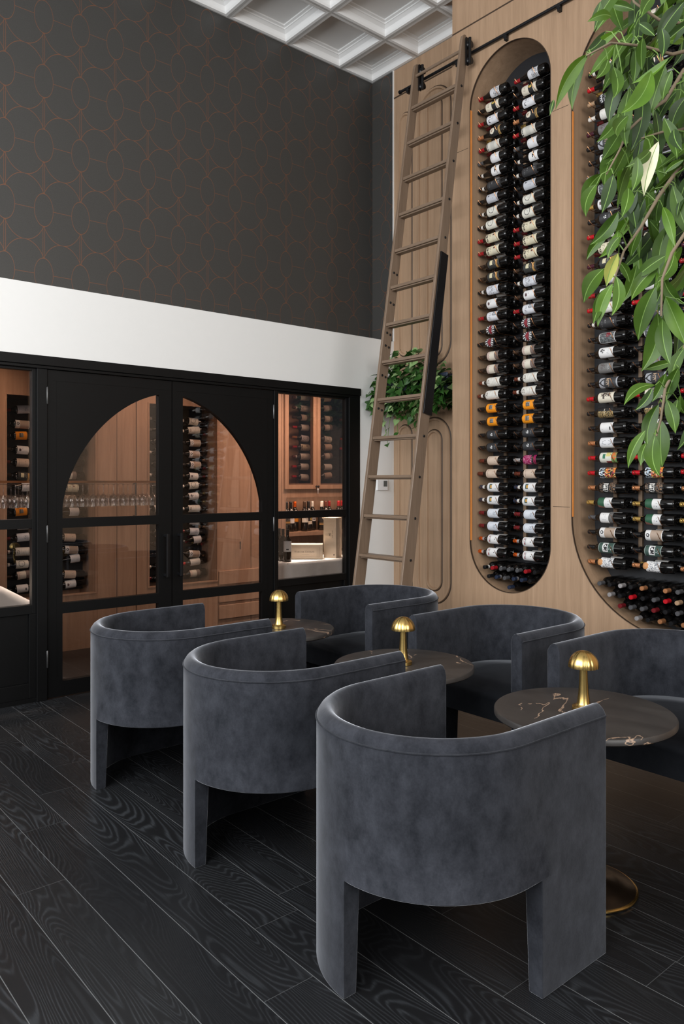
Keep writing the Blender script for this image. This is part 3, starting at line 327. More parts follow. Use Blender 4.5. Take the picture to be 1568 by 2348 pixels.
BRANCHES=[[(2.513, 0.953, 3.03), (2.34, 1.035, 2.893), (2.169, 1.048, 2.813), (2.066, 1.07, 2.796), (2.013, 1.115, 2.846), (2.0, 1.125, 2.888)], [(2.34, 1.035, 2.893), (2.25, 1.045, 2.773), (2.143, 1.07, 2.726), (2.028, 1.101, 2.722), (1.917, 1.13, 2.702), (1.867, 1.172, 2.667)], [(2.513, 0.953, 2.896), (2.34, 1.035, 2.775), (2.169, 1.048, 2.682), (2.08, 1.058, 2.569), (2.038, 1.093, 2.533), (2.0, 1.125, 2.484), (1.954, 1.125, 2.416), (1.926, 1.148, 2.349)], [(2.513, 0.953, 2.709), (2.35, 1.026, 2.605), (2.162, 1.054, 2.509), (2.075, 1.062, 2.481), (2.028, 1.101, 2.462)], [(2.35, 1.026, 2.605), (2.211, 1.078, 2.427), (2.066, 1.07, 2.3), (1.981, 1.076, 2.198), (1.945, 1.106, 2.132), (1.876, 1.099, 2.03)], [(2.513, 0.953, 2.535), (2.309, 0.995, 2.363), (2.082, 0.991, 2.198), (1.948, 0.973, 2.096), (1.909, 0.979, 2.023), (1.907, 0.981, 1.927)], [(2.513, 0.953, 2.335), (2.276, 0.957, 2.131), (2.05, 0.952, 1.948), (1.965, 0.958, 1.823), (1.915, 0.974, 1.741), (1.907, 0.981, 1.662), (1.898, 0.989, 1.617)]]
TRUNK=[(2.513, 0.953, 2.335), (2.513, 0.953, 2.535), (2.513, 0.953, 2.709), (2.513, 0.953, 2.896), (2.513, 0.953, 3.03), (2.513, 0.953, 3.378)]
# ------------------------------------------------------------------ the room
X1, X2, YD, YW, ZC = 4.74, 5.14, 5.315, 5.62, 5.456
b = MB(); b.box(-4.2, 7.2, -5.0, 7.4, -0.12, 0.0)
struct(b.build('floor', M['floor']))
# coffered ceiling
PROF = [(0.012, 0.0), (0.012, -0.006), (0.035, -0.004), (0.045, 0.010), (0.060, 0.040), (0.085, 0.058), (0.092, 0.060), (0.092, 0.070), (0.112, 0.076), (0.112, 0.088)]
b = MB()
xs = [-4.2] + [4.719 - 0.6275 * k for k in range(14, -1, -1)] + [X2]
ys = [-5.0] + [4.990 - 0.6275 * k for k in range(15, -1, -1)] + [YW]
xs = [x for i, x in enumerate(xs) if i == 0 or x > -4.1]; ys = [y for i, y in enumerate(ys) if i == 0 or y > -4.9]
for x0, x1 in zip(xs, xs[1:]):
    for y0, y1 in zip(ys, ys[1:]):
        if y1 < 4.0 and x0 > 4.5: continue
        rings = []
        for ins, h in PROF:
            i = min(ins, (x1 - x0) / 2 - 0.02, (y1 - y0) / 2 - 0.02)
            rings.append([(x0 + i, y0 + i, ZC + h), (x1 - i, y0 + i, ZC + h), (x1 - i, y1 - i, ZC + h), (x0 + i, y1 - i, ZC + h)])
        vs = [p for r in rings for p in r]; L = len(rings)
        fs = [(4 * i + k, 4 * i + 4 + k, 4 * i + 4 + (k + 1) % 4, 4 * i + (k + 1) % 4) for i in range(L - 1) for k in range(4)]
        b.add(vs, fs + [(4 * L - 4, 4 * L - 1, 4 * L - 2, 4 * L - 3)], 0)
for x in xs: b.box(x - 0.012, x + 0.012, -5.0, YW, ZC - 0.006, ZC + 0.02, 1)
for y in ys: b.box(-4.2, X2, y - 0.012, y + 0.012, ZC - 0.0055, ZC + 0.02, 1)
b.box(-4.2, 7.2, -5.0, 7.4, ZC + 0.10, ZC + 0.2, 0)
struct(b.build('ceiling', [M['ceil'], M['tbar']], fix=False))
# back wall: wallpaper above, white bulkhead below, black glazed front
b = MB(); b.box(-4.2, X2 + 0.02, YW, YW + 0.1, 2.6, ZC + 0.1)
struct(b.build('wall_back', M['paper_x']), 'dark wallpapered upper back wall with copper ovals')
b = MB(); b.box(X2, X2 + 0.1, YD, YW, 2.6, ZC + 0.1)
struct(b.build('wall_right_upper', M['paper_y']))
b = MB(); b.box(-4.2, X2, YD, YW, 2.357, 2.846); b.box(4.704, X2, YD, YD + 0.12, 0, 2.357)
b.box(-4.2, 0.35, YD, YD + 0.12, 0, 2.357)
struct(b.build('wall_back_lower', M['white']), 'plain white band of wall above the black glazed doors')
b = MB(); b.box(X2 - 0.012, X2 + 0.02, YD - 0.006, YD + 0.004, 2.846, ZC)
struct(b.build('trim_1', M['white']), 'thin white edge where the oak panelling stops')
# recessed oak panelling with pill shaped grooves
def pill(b, y0, y1, z0, z1, x, wd, dp, mi, n=16):
    c = (y0 + y1) / 2; r = (y1 - y0) / 2; pts = []
    for k in range(n + 1): q = PI * k / n; pts.append((c + r * math.cos(q), z1 - r + r * math.sin(q)))
    for k in range(n + 1): q = PI + PI * k / n; pts.append((c + r * math.cos(q), z0 + r + r * math.sin(q)))
    def ring(e, xx):
        out = []
        for k in range(n + 1): q = PI * k / n; out.append((xx, c + (r + e) * math.cos(q), z1 - r + (r + e) * math.sin(q)))
        for k in range(n + 1): q = PI + PI * k / n; out.append((xx, c + (r + e) * math.cos(q), z0 + r + (r + e) * math.sin(q)))
        return out
    N = len(pts); h = wd / 2
    loops = [ring(h + 0.006, x), ring(h, x - dp), ring(-h, x - dp), ring(-h - 0.006, x)]
    vs = [p for l in loops for p in l]
    fs = [(j * N + k, j * N + (k + 1) % N, (j + 1) * N + (k + 1) % N, (j + 1) * N + k) for j in range(3) for k in range(N)]
    b.add(vs, fs, mi)
b = MB(); b.box(X2, X2 + 0.08, 4.0, YD, 0, ZC + 0.05)
panel = struct(b.build('wall_right', M['wood']), 'recessed oak wall panelling with raised pill outlines')
b = MB()
for (y0, y1, z0, z1) in [(5.084, 5.236, 2.70, 4.976), (4.599, 4.979, 2.573, 5.074), (4.706, 4.871, 2.648, 4.985),
                         (5.084, 5.236, 0.45, 2.02), (4.599, 4.979, 0.407, 2.066), (4.706, 4.871, 0.522, 1.955)]:
    pill(b, y0, y1, z0, z1, X2, 0.016, 0.014, 0)
b.box(X2 - 0.004, X2, 4.2, YD, 5.178, 5.190, 1)
b.build('groove_outline', [M['wood'], M['groove']], panel, smooth=50)
for y0, y1, z0, z1 in [(5.084, 5.236, 2.70, 4.976), (4.599, 4.979, 2.573, 5.074), (4.706, 4.871, 2.648, 4.985),
                       (5.084, 5.236, 0.45, 2.02), (4.599, 4.979, 0.407, 2.066), (4.706, 4.871, 0.522, 1.955)]:
    b = MB(); pill(b, y0 - 0.010, y1 + 0.010, z0 - 0.010, z1 + 0.010, X2, 0.013, 0.005, 0)
    b.build('groove_line', M['groove'], panel, smooth=50)

# oak niche wall standing proud of the panelling
NICHES = [(3.6475, 0.3805, 1.030, 4.470), (2.334, 0.763, 1.250, 4.120)]
YEND = 4.213; ZT = ZC + 0.05; XBK = 5.036
def loop(c, r, zb, zt, n=40, e=0.0):
    pts = []
    for k in range(n + 1): q = PI * k / n; pts.append((c + (r + e) * math.cos(q), zt + (r + e) * math.sin(q)))
    for k in range(n + 1): q = PI + PI * k / n; pts.append((c + (r + e) * math.cos(q), zb + (r + e) * math.sin(q)))
    return pts
b = MB(); y = -0.75
segs = []
edges = [-0.75]
for c, r, zb, zt in sorted(NICHES): edges += [c - r, c + r]
edges.append(YEND)
for i in range(0, len(edges), 2): b.add([(X1, edges[i], 0), (X1, edges[i + 1], 0), (X1, edges[i + 1], ZT), (X1, edges[i], ZT)], [(0, 1, 2, 3)])
for c, r, zb, zt in NICHES:
    n = 48; prev = None
    for k in range(n + 1):
        q = PI * k / n; yy = c + r * math.cos(q); h = r * math.sin(q)
        cur = (yy, zb - h, zt + h)
        if prev:
            (ya, la, ha), (yb, lb, hb) = prev, cur
            b.add([(X1, ya, 0), (X1, yb, 0), (X1, yb, lb), (X1, ya, la)], [(0, 1, 2, 3)])
            b.add([(X1, ya, ha), (X1, yb, hb), (X1, yb, ZT), (X1, ya, ZT)], [(0, 1, 2, 3)])
        prev = cur
b.add([(X1, YEND, 0), (X2 + 0.02, YEND, 0), (X2 + 0.02, YEND, ZT), (X1, YEND, ZT)], [(0, 1, 2, 3)])
nw = struct(b.build('wall_right_niches', M['wood'], fix=False), 'pale oak wall with two tall rounded wine niches')
for i, (c, r, zb, zt) in enumerate(NICHES):
    L = loop(c, r, zb, zt); N = len(L)
    b = MB(); vs = [(X1, y, z) for y, z in L] + [(XBK, y, z) for y, z in L]
    b.add(vs, [(k, (k + 1) % N, N + (k + 1) % N, N + k) for k in range(N)])
    b.build('niche_lining', M['wood'], nw, smooth=40, fix=False)
    b = MB(); b.box(XBK, XBK + 0.03, c - r - 0.02, c + r + 0.02, zb - r - 0.02, zt + r + 0.02)
    b.build('niche_back_panel', M['nicheback'], nw)
    b = MB(); Li = loop(c, r, zb, zt, e=-0.004)
    vs = [(X1 - 0.003, y, z) for y, z in L] + [(X1 - 0.003, y, z) for y, z in Li] + [(X1 + 0.012, y, z) for y, z in Li]
    b.add(vs, [(j * N + k, j * N + (k + 1) % N, (j + 1) * N + (k + 1) % N, (j + 1) * N + k) for j in range(2) for k in range(N)])
    b.build('niche_edging', M['groove'], nw, smooth=40)
    b = MB(); b.box(X1 + 0.002, X1 + 0.020, c + r - 0.007, c + r - 0.001, zb, zt)
    b.build('copper_edging', M['copper_strip'], nw)
b = MB()
for z, y0, y1 in ((5.153, -0.7, YEND), (4.175, 3.12, 3.25), (4.175, 4.045, YEND), (1.319, 3.11, 3.25)):
    b.box(X1 - 0.0012, X1 + 0.001, y0, y1, z - (0.006 if z > 5 else 0.0015), z + (0.006 if z > 5 else 0.0015), 0)
b.build('panel_joint', M['groove'], nw)
# rest of the shell (behind and beside the camera): street windows
b = MB()
for x in (-3.15,):
    b.box(x, x + 0.12, -5, 5.62, 0, 0.6); b.box(x, x + 0.12, -5, 5.62, 5.25, ZC); b.box(x, x + 0.12, -5, -1.75, 0.6, 5.25); b.box(x, x + 0.12, 4.95, 5.62, 0.6, 5.25)
struct(b.build('wall_left', M['paper_y']))
b = MB(); b.box(-4.2, 5.2, -5, -4.88, 0, 0.6); b.box(-4.2, 5.2, -5, -4.88, 5.2, ZC); b.box(-4.2, -2.0, -5, -4.88, 0.6, 5.2); b.box(3.3, 5.2, -5, -4.88, 0.6, 5.2)
struct(b.build('wall_front', M['paper_x']))
b = MB(); b.box(X1 + 0.3, X1 + 0.4, -5, -0.75, 0, 1.35); b.box(X1 + 0.3, X1 + 0.4, -5, -0.75, 2.35, ZC); b.box(X1 + 0.3, X1 + 0.4, -5, -0.70, 1.35, 2.35)
struct(b.build('wall_right_far', M['wood']))

# ---- glazed cellar front
def rect_frame(b, x0, x1, z0, z1, w, y0, y1):
    b.box(x0, x0 + w, y0, y1, z0, z1); b.box(x1 - w, x1, y0, y1, z0, z1)
    b.box(x0 + w, x1 - w, y0, y1, z0, z0 + w); b.box(x0 + w, x1 - w, y0, y1, z1 - w, z1)
b = MB(); b.box(0.35, 4.704, YD - 0.018, YD + 0.10, 2.292, 2.357); b.box(0.35, 4.704, YD - 0.006, YD + 0.10, 2.271, 2.292)
struct(b.build('trim_2', M['black'], bevel=0.003), 'black header casing above the glazed doors')
b = MB(); b.box(1.776, 1.846, YD, YD + 0.09, 0, 2.271); b.box(3.739, 3.775, YD, YD + 0.09, 0, 2.271); b.box(4.575, 4.704, YD - 0.004, YD + 0.10, 0, 2.292)
struct(b.build('trim_3', M['black'], bevel=0.003), 'black steel posts between doors and fixed windows')
b = MB(); b.box(0.35, 1.776, YD + 0.01, YD + 0.09, 0, 0.03); b.box(3.775, 4.575, YD + 0.01, YD + 0.09, 0, 0.03)
struct(b.build('baseboard_back', M['black']))
def fixed_window(name, x0, x1, gx0, gx1, label):
    b = MB(); y0, y1 = YD + 0.02, YD + 0.075
    b.box(x0, gx0, y0, y1, 0.60, 2.271); b.box(gx1, x1, y0, y1, 0.60, 2.271)
    b.box(gx0, gx1, y0, y1, 2.254, 2.271); b.box(gx0, gx1, y0, y1, 1.180, 1.245); b.box(gx0, gx1, y0, y1, 0.60, 0.661)
    b.box(x0 + 0.045, x1 - 0.045, y0 + 0.02, y1 - 0.002, 0.13, 0.60)
    b.box(x0, x0 + 0.045, y0 - 0.004, y1, 0.03, 0.60); b.box(x1 - 0.045, x1, y0 - 0.004, y1, 0.03, 0.60); b.box(x0 + 0.045, x1 - 0.045, y0 - 0.003, y1, 0.03, 0.13)
    o = struct(b.build(name, M['black'], bevel=0.002), label)
    for z0, z1 in ((1.245, 2.254), (0.661, 1.180)):
        p = MB(); p.box(gx0 - 0.005, gx1 + 0.005, YD + 0.045, YD + 0.051, z0 - 0.005, z1 + 0.005); p.build('pane', M['pane'], o)
    return o
fixed_window('window_1', 0.35, 1.776, 0.40, 1.750, 'fixed black framed window left of the doors')
fixed_window('window_2', 3.775, 4.575, 3.796, 4.553, 'fixed black framed window right of the doors')
def arch_h(x):
    d = min(1.0, abs(x - 2.790) / 0.842); return 1.2435 + 0.925 * (1 - d ** 1.8) ** (1 / 1.8)
def door(name, x0, x1, gx0, gx1, hinge_left, label):
    b = MB(); y0, y1 = YD + 0.012, YD + 0.062
    b.box(x0, gx0, y0, y1, 0.008, 2.268); b.box(gx1, x1, y0, y1, 0.008, 2.268)
    for z0, z1 in ((0.008, 0.112), (0.581, 0.653), (1.177, 1.2435)): b.box(gx0, gx1, y0, y1, z0, z1)
    n = 48; E = [gx0 + (gx1 - gx0) * (0.5 - 0.5 * math.cos(PI * k / n)) for k in range(n + 1)]
    for xa, xb in zip(E, E[1:]):
        ha, hb = arch_h(xa), arch_h(xb)
        b.hexa([(xa, y0, ha), (xb, y0, hb), (xb, y1, hb), (xa, y1, ha), (xa, y0, 2.268), (xb, y0, 2.268), (xb, y1, 2.268), (xa, y1, 2.268)])
    o = struct(b.build(name, M['black']), label)
    g = MB()
    for xa, xb in ((x0 + 0.04, x1 - 0.04),):   # thin raised bead of the applied panel
        g.box(xa, xb, y0 - 0.002, y0 + 0.002, 2.196, 2.199)
        xv = (x0 + 0.062) if hinge_left else (x1 - 0.062); g.box(xv - 0.0015, xv + 0.0015, y0 - 0.002, y0 + 0.002, 0.15, 2.196)
    g.build('panel_bead', M['black'], o)
    for z0, z1 in ((1.2435, 2.19), (0.653, 1.177), (0.112, 0.581)):
        p = MB(); p.box(gx0 - 0.004, gx1 + 0.004, YD + 0.034, YD + 0.040, z0 - 0.004, z1); p.build('pane', M['pane'], o)
    hx = x0 - 0.003 if hinge_left else x1 + 0.003
    for z in (2.03, 1.08, 0.22):
        h = MB(); h.lathe([(0.006, z), (0.0085, z + 0.004), (0.0085, z + 0.116), (0.006, z + 0.12)], 10, c=(hx, YD + 0.006, 0)); h.build('hinge', M['hinge'], o, smooth=40)
    xh = (gx1 + x1) / 2 - 0.005 if hinge_left else (gx0 + x0) / 2 + 0.005
    h = MB(); h.box(xh - 0.011, xh + 0.011, y0 - 0.062, y0 - 0.044, 0.775, 1.105); h.box(xh - 0.009, xh + 0.009, y0 - 0.046, y0 + 0.002, 0.78, 0.80); h.box(xh - 0.009, xh + 0.009, y0 - 0.046, y0 + 0.002, 1.08, 1.10)
    h.build('handle', M['blackm'], o, bevel=0.003)
    return o
door('door_1', 1.850, 2.790, 1.954, 2.683, True, 'left leaf of the black arched glass doors')
door('door_2', 2.796, 3.736, 2.886, 3.625, False, 'right leaf of the black arched glass doors')

# ---- cellar shell
b = MB(); b.box(0.3, 7.0, 5.42, 7.4, 2.70, 2.78)
struct(b.build('ceiling_cellar', M['cellar']))
b = MB(); b.box(0.3, 7.0, 7.12, 7.2, 0, 2.7); b.box(0.25, 0.35, 5.42, 7.2, 0, 2.7); b.box(6.9, 7.0, 5.42, 7.2, 0, 2.7)
struct(b.build('wall_cellar', M['cellar']))
def cabinet(name, x0, x1, holes, label, z1=2.68, yf=6.75, vertical_joint=()):
    """oak cabinet whose front is pierced by openings (xa, xb, za, zb)"""
    xsr = sorted({x0, x1} | {h[0] for h in holes} | {h[1] for h in holes}); zsr = sorted({0.0, z1} | {h[2] for h in holes} | {h[3] for h in holes})
    b = MB()
    for xa, xb in zip(xsr, xsr[1:]):
        for za, zb in zip(zsr, zsr[1:]):
            if any(h[0] <= xa and xb <= h[1] and h[2] <= za and zb <= h[3] for h in holes): continue
            b.box(xa, xb, yf, yf + 0.03, za, zb)
    b.box(x0, x0 + 0.02, yf + 0.03, 7.11, 0, z1); b.box(x1 - 0.02, x1, yf + 0.03, 7.11, 0, z1)
    for x in vertical_joint: b.box(x - 0.002, x + 0.002, yf - 0.001, yf + 0.002, 0.05, z1, 1)
    o = b.build(name, [M['cellar'], M['gap']], fix=False); tag(o, label, 'cabinet', 'oak cellar cabinets')
    return o
c1 = cabinet('wine_cabinet', 1.0, 2.790, [(2.005, 2.771, 0.50, 2.235)], 'oak cellar cabinet with dark bottle rack behind left window')
for o_, xa, xb, za, zb in ((c1, 2.005, 2.771, 0.5, 2.235),):
    b = MB(); b.box(xa, xb, 7.04, 7.06, za, zb); b.build('back_panel', M['nicheback'], o_)
    b = MB(); rect_frame(b, xa - 0.012, xb + 0.012, za - 0.012, zb + 0.012, 0.012, 6.742, 6.752); b.build('opening_trim', M['cellar'], o_)
cup = cabinet('cupboard', 2.792, 3.165, [], 'tall oak cellar cupboard with slim vertical pull', vertical_joint=(2.978,))
h = MB(); h.tube([(3.140, 6.70, 1.16), (3.140, 6.70, 1.50)], 0.008, 10); h.tube([(3.140, 6.70, 1.18), (3.140, 6.75, 1.18)], 0.005, 8); h.tube([(3.140, 6.70, 1.48), (3.140, 6.75, 1.48)], 0.005, 8)
h.build('handle', M['hinge'], cup, smooth=50)
c2 = cabinet('wine_cabinet', 3.175, 4.052, [(3.300, 4.039, 0.50, 2.243)], 'oak cellar cabinet with bottle rack behind the double doors')
b = MB(); b.box(3.300, 4.039, 7.04, 7.06, 0.5, 2.243); b.build('back_panel', M['nicheback'], c2)
b = MB(); rect_frame(b, 3.288, 4.051, 0.488, 2.255, 0.012, 6.742, 6.752); b.build('opening_trim', M['cellar'], c2)
wp = cabinet('cupboard', 4.056, 4.84, [], 'plain oak cellar panel between the two bottle cabinets', vertical_joint=(4.45,))
b = MB()
for z in (0.52, 0.34, 0.17): b.box(4.06, 4.835, 6.735, 6.752, z - 0.07, z + 0.07)
b.build('drawer_front', M['cellar'], wp, bevel=0.004)
h = MB(); h.tube([(4.30, 6.72, 0.80), (4.30, 6.72, 0.88)], 0.006, 8); h.build('handle', M['hinge'], wp, smooth=50)
c3 = cabinet('wine_cabinet', 4.845, 6.4, [(4.90, 5.262, 1.478, 2.60), (5.363, 6.20, 1.478, 2.60), (4.90, 6.20, 0.94, 1.325), (4.90, 6.20, 0.48, 0.90)],
             'tall oak cellar cabinet with locked glass doors above open bottle shelves')
b = MB(); b.box(4.87, 6.22, 7.05, 7.06, 0.45, 1.34); b.box(4.87, 5.3, 7.05, 7.06, 1.46, 2.62); b.build('back_panel', M['cellar'], c3)
b = MB(); b.box(5.30, 6.22, 7.045, 7.06, 1.46, 2.62); b.build('back_panel', M['nicheback'], c3)
b = MB(); b.box(4.87, 6.22, 6.76, 7.05, 0.915, 0.94); b.box(4.87, 6.22, 6.76, 7.05, 0.455, 0.48); b.box(4.87, 6.22, 6.78, 7.05, 1.325, 1.345); b.build('shelf', M['cellar'], c3)
for xa, xb in ((4.875, 5.310), (5.316, 6.24)):
    d = MB(); rect_frame(d, xa, xb, 1.415, 2.64, 0.048, 6.725, 6.749); dd = d.build('door', M['cellar'], c3, bevel=0.002)
    p = MB(); p.box(xa + 0.04, xb - 0.04, 6.735, 6.739, 1.455, 2.6); p.build('pane', M['pane'], dd)
b = MB(); b.lathe([(0.011, 0), (0.011, 0.012), (0.005, 0.014)], 12, 'Y', c=(5.300, 6.712, 1.445)); b.lathe([(0.011, 0), (0.011, 0.012), (0.005, 0.014)], 12, 'Y', c=(5.330, 6.712, 1.445)); b.build('lock', M['hinge'], c3, smooth=40)
b = MB(); b.lathe([(0.013, 0), (0.013, 0.003)], 12, 'Y', c=(5.312, 6.705, 1.412)); b.box(5.308, 5.316, 6.705, 6.708, 1.365, 1.41); b.build('key', M['plastic'], c3)
# ------------------------------------------------------------------ seating
R_OUT, R_IN, ARM, HT = 0.37, 0.308, 0.41, 0.79
def upath(r, a0, a1, arm_r=None, arm_l=None, n=40):
    """plan curve: right arm end -> round the back -> left arm end (local: chair faces +x, right is -y)"""
    pts = []
    if arm_r is not None:
        for k in range(8): pts.append((arm_r * (1 - k / 8), -r))
    for k in range(n + 1):
        q = a0 + (a1 - a0) * k / n; pts.append((r * math.cos(q), r * math.sin(q)))
    if arm_l is not None:
        for k in range(1, 9): pts.append((arm_l * k / 8, r))
    return pts
def sweep(b, prof, **kw):
    """prof: (r, z) closed outline swept along the U"""
    cols = []
    for r, z in prof:
        P = upath(r, -PI / 2, -3 * PI / 2, **kw); cols.append([(x, y, z) for x, y in P])
    n = len(cols[0]); m = len(prof); vs = [p for c in cols for p in c]
    fs = [(i * n + k, i * n + k + 1, ((i + 1) % m) * n + k + 1, ((i + 1) % m) * n + k) for i in range(m) for k in range(n - 1)]
    fs += [tuple(i * n for i in range(m)), tuple(i * n + n - 1 for i in range(m))[::-1]]
    b.add(vs, fs)
def make_chair(loc, rz, label):
    root = empty('barrel_chair', loc, rz); tag(root, label, 'chair', 'grey velvet barrel chairs around the cafe tables')
    ZB = 0.343
    # one upholstered shell: the right arm panel and the long back-and-left panel run down to the floor, the right rear is cut away
    cols = []      # (outer xy, inner xy, bottom z)
    def col(q, zb):
        if isinstance(q, tuple): x, sd = q; cols.append(((x, sd * R_OUT), (x, sd * R_IN), (x, sd * (R_OUT - 0.048)), zb))
        else:
            c_, s_ = math.cos(q), math.sin(q); cols.append(((R_OUT * c_, R_OUT * s_), (R_IN * c_, R_IN * s_), ((R_OUT - 0.048) * c_, (R_OUT - 0.048) * s_), zb))
    for k in range(7): col((ARM - (ARM - 0.07) * k / 6, -1), 0.0)
    col((0.07, -1), ZB); col((0.035, -1), ZB)
    for k in range(25): col(-PI / 2 - PI / 2 * k / 24, ZB)
    for k in range(25): col(-PI - PI / 2 * k / 24, 0.0)
    for k in range(1, 9): col((ARM * k / 8, 1), 0.0)
    UP = [(0.0, z) for z in (0.346, 0.5, 0.62, 0.70, 0.752)] + [(0.003, 0.764), (0.012, 0.778), (0.024, 0.787), (0.034, 0.790), (0.046, 0.785), (0.056, 0.772), (0.062, 0.750), (0.062, 0.6), (0.062, 0.346)]
    m_ = len(UP) + 2; vs = []
    for po, pi_, pl_, zb in cols:
        vs.append((po[0], po[1], zb))
        for d, z in UP:
            f = d / 0.062; vs.append((po[0] + (pi_[0] - po[0]) * f, po[1] + (pi_[1] - po[1]) * f, z))
        vs.append((pl_[0], pl_[1], zb))
    n_ = len(cols)
    fs = [(j * m_ + i, j * m_ + (i + 1) % m_, (j + 1) * m_ + (i + 1) % m_, (j + 1) * m_ + i) for j in range(n_ - 1) for i in range(m_)]
    fs += [tuple(range(m_)), tuple((n_ - 1) * m_ + i for i in range(m_))[::-1]]
    b = MB(); b.add(vs, fs)
    sh = b.build('shell', M['velvet'], root, fix=False)
    import bmesh
    bm = bmesh.new(); bm.from_mesh(sh.data); bmesh.ops.dissolve_degenerate(bm, dist=1e-5, edges=bm.edges); bmesh.ops.recalc_face_normals(bm, faces=bm.faces); bm.to_mesh(sh.data); bm.free()
    sh.data.polygons.foreach_set('use_smooth', [True] * len(sh.data.polygons)); sh.data.set_sharp_from_angle(angle=math.radians(45))
    bv = sh.modifiers.new('edge', 'BEVEL'); bv.width = 0.008; bv.segments = 3; bv.limit_method = 'ANGLE'; bv.angle_limit = math.radians(50)
    P = upath(R_OUT + 0.001, -PI / 2, -3 * PI / 2, arm_r=ARM - 0.004, arm_l=ARM - 0.004)
    b = MB(); b.tube([(x, y, 0.755) for x, y in P], 0.0028, 6); b.build('piping', M['piping'], sh, smooth=60)
    # seat cushion
    b = MB(); fr = 0.385
    out = upath(R_IN - 0.001, -PI / 2, -3 * PI / 2, arm_r=fr, arm_l=fr)
    c = (0.02, 0.0)
    layers = [(1.0, 0.345), (1.0, 0.44), (0.985, 0.465), (0.93, 0.482), (0.5, 0.490)]
    n = len(out); vs = []
    for s_, z in layers: vs += [(c[0] + (x - c[0]) * s_, c[1] + (y - c[1]) * s_, z) for x, y in out]
    fs = [(i * n + k, i * n + (k + 1) % n, (i + 1) * n + (k + 1) % n, (i + 1) * n + k) for i in range(len(layers) - 1) for k in range(n)]
    fs += [tuple(range(n))[::-1], tuple((len(layers) - 1) * n + k for k in range(n))]
    b.add(vs, fs); b.build('seat', M['velvet_shaded'], root, smooth=60)
    return root
CH = [((1.804, 1.690), 0, 'nearest grey velvet barrel chair, backing onto the camera by the veined marble table'),
      ((1.850, 2.635), 0, 'middle of the three grey barrel chairs turned away from the camera'),
      ((1.860, 3.615), 0, 'farthest grey barrel chair of the near row, in front of the arched doors'),
      ((3.380, 3.620), PI, 'grey barrel chair facing the room just below the library ladder'),
      ((3.330, 2.540), PI, 'grey barrel chair facing the room in front of the narrow wine niche'),
      ((3.285, 1.630), PI, 'grey barrel chair facing the room below the wide wine niche, cut by picture edge')]
for (x, y), rz, lab in CH: make_chair((x, y, 0), rz, lab)

TB = [((2.518, 1.595), 'round dark marble cafe table with pale veins, closest to the camera', 0.0),
      ((2.525, 2.545), 'round dark marble cafe table, middle one of the row', 1.0),
      ((2.585, 3.635), 'round dark marble cafe table beside the chair below the ladder', 2.2)]
for (x, y), lab, rz in TB:
    r = empty('cafe_table', (x, y, 0), rz); tag(r, lab, 'table', 'round marble cafe tables')
    b = MB(); b.lathe([(0.30, 0.622), (0.318, 0.624), (0.325, 0.630), (0.325, 0.645), (0.321, 0.650), (0.315, 0.651), (0.15, 0.651), (0.02, 0.651)], 96)
    b.build('tabletop', M['marble'], r, smooth=40)
    b = MB(); b.lathe([(0.022, 0.05), (0.020, 0.10), (0.020, 0.58), (0.06, 0.60), (0.11, 0.610), (0.11, 0.622)], 32); b.build('pole', M['bronze'], r, smooth=40)
    b = MB(); b.lathe([(0.186, 0.0), (0.189, 0.006), (0.180, 0.014), (0.12, 0.030), (0.06, 0.050), (0.030, 0.085), (0.022, 0.13)], 64); b.build('base', M['bronze'], r, smooth=60)
    b = MB(); b.lathe([(0.187, 0.001), (0.1915, 0.004), (0.1915, 0.008), (0.186, 0.0115)], 64); b.build('rim', M['brass'], r, smooth=50)

LM = [((2.520, 1.595), 'brass mushroom table lamp on the nearest veined marble table'),
      ((2.512, 2.535), 'brass mushroom table lamp on the middle marble table'),
      ((2.585, 3.628), 'brass mushroom table lamp on the farthest table, before the doors')]
for (x, y), lab in LM:
    r = empty('table_lamp', (x, y, 0.651)); tag(r, lab, 'lamp', 'brass mushroom lamps on the tables')
    b = MB(); b.lathe([(0.040, 0.0), (0.0415, 0.002), (0.0415, 0.016), (0.039, 0.018), (0.030, 0.0195), (0.026, 0.024)], 40); b.build('base', M['brass'], r, smooth=35)
    b = MB(); b.lathe([(0.027, 0.020), (0.0235, 0.03), (0.0185, 0.07), (0.0155, 0.12), (0.0135, 0.168)], 32); b.build('stem', M['brass'], r, smooth=50)
    lobes = lambda q, h: 1 + 0.035 * (abs(math.cos(q * 7)) - 0.6)
    dome = [(0.0545, 0.160), (0.0545, 0.164)] + [(0.0545 * math.cos(t), 0.164 + 0.058 * math.sin(t)) for t in [PI / 2 * k / 12 for k in range(1, 12)]] + [(0.002, 0.222)]
    inner = [(0.050, 0.160), (0.047, 0.175), (0.03, 0.20), (0.004, 0.21)]
    b = MB(); b.lathe(inner[::-1] + dome, 112, fn=lobes); b.build('shade', M['brass'], r, smooth=50)

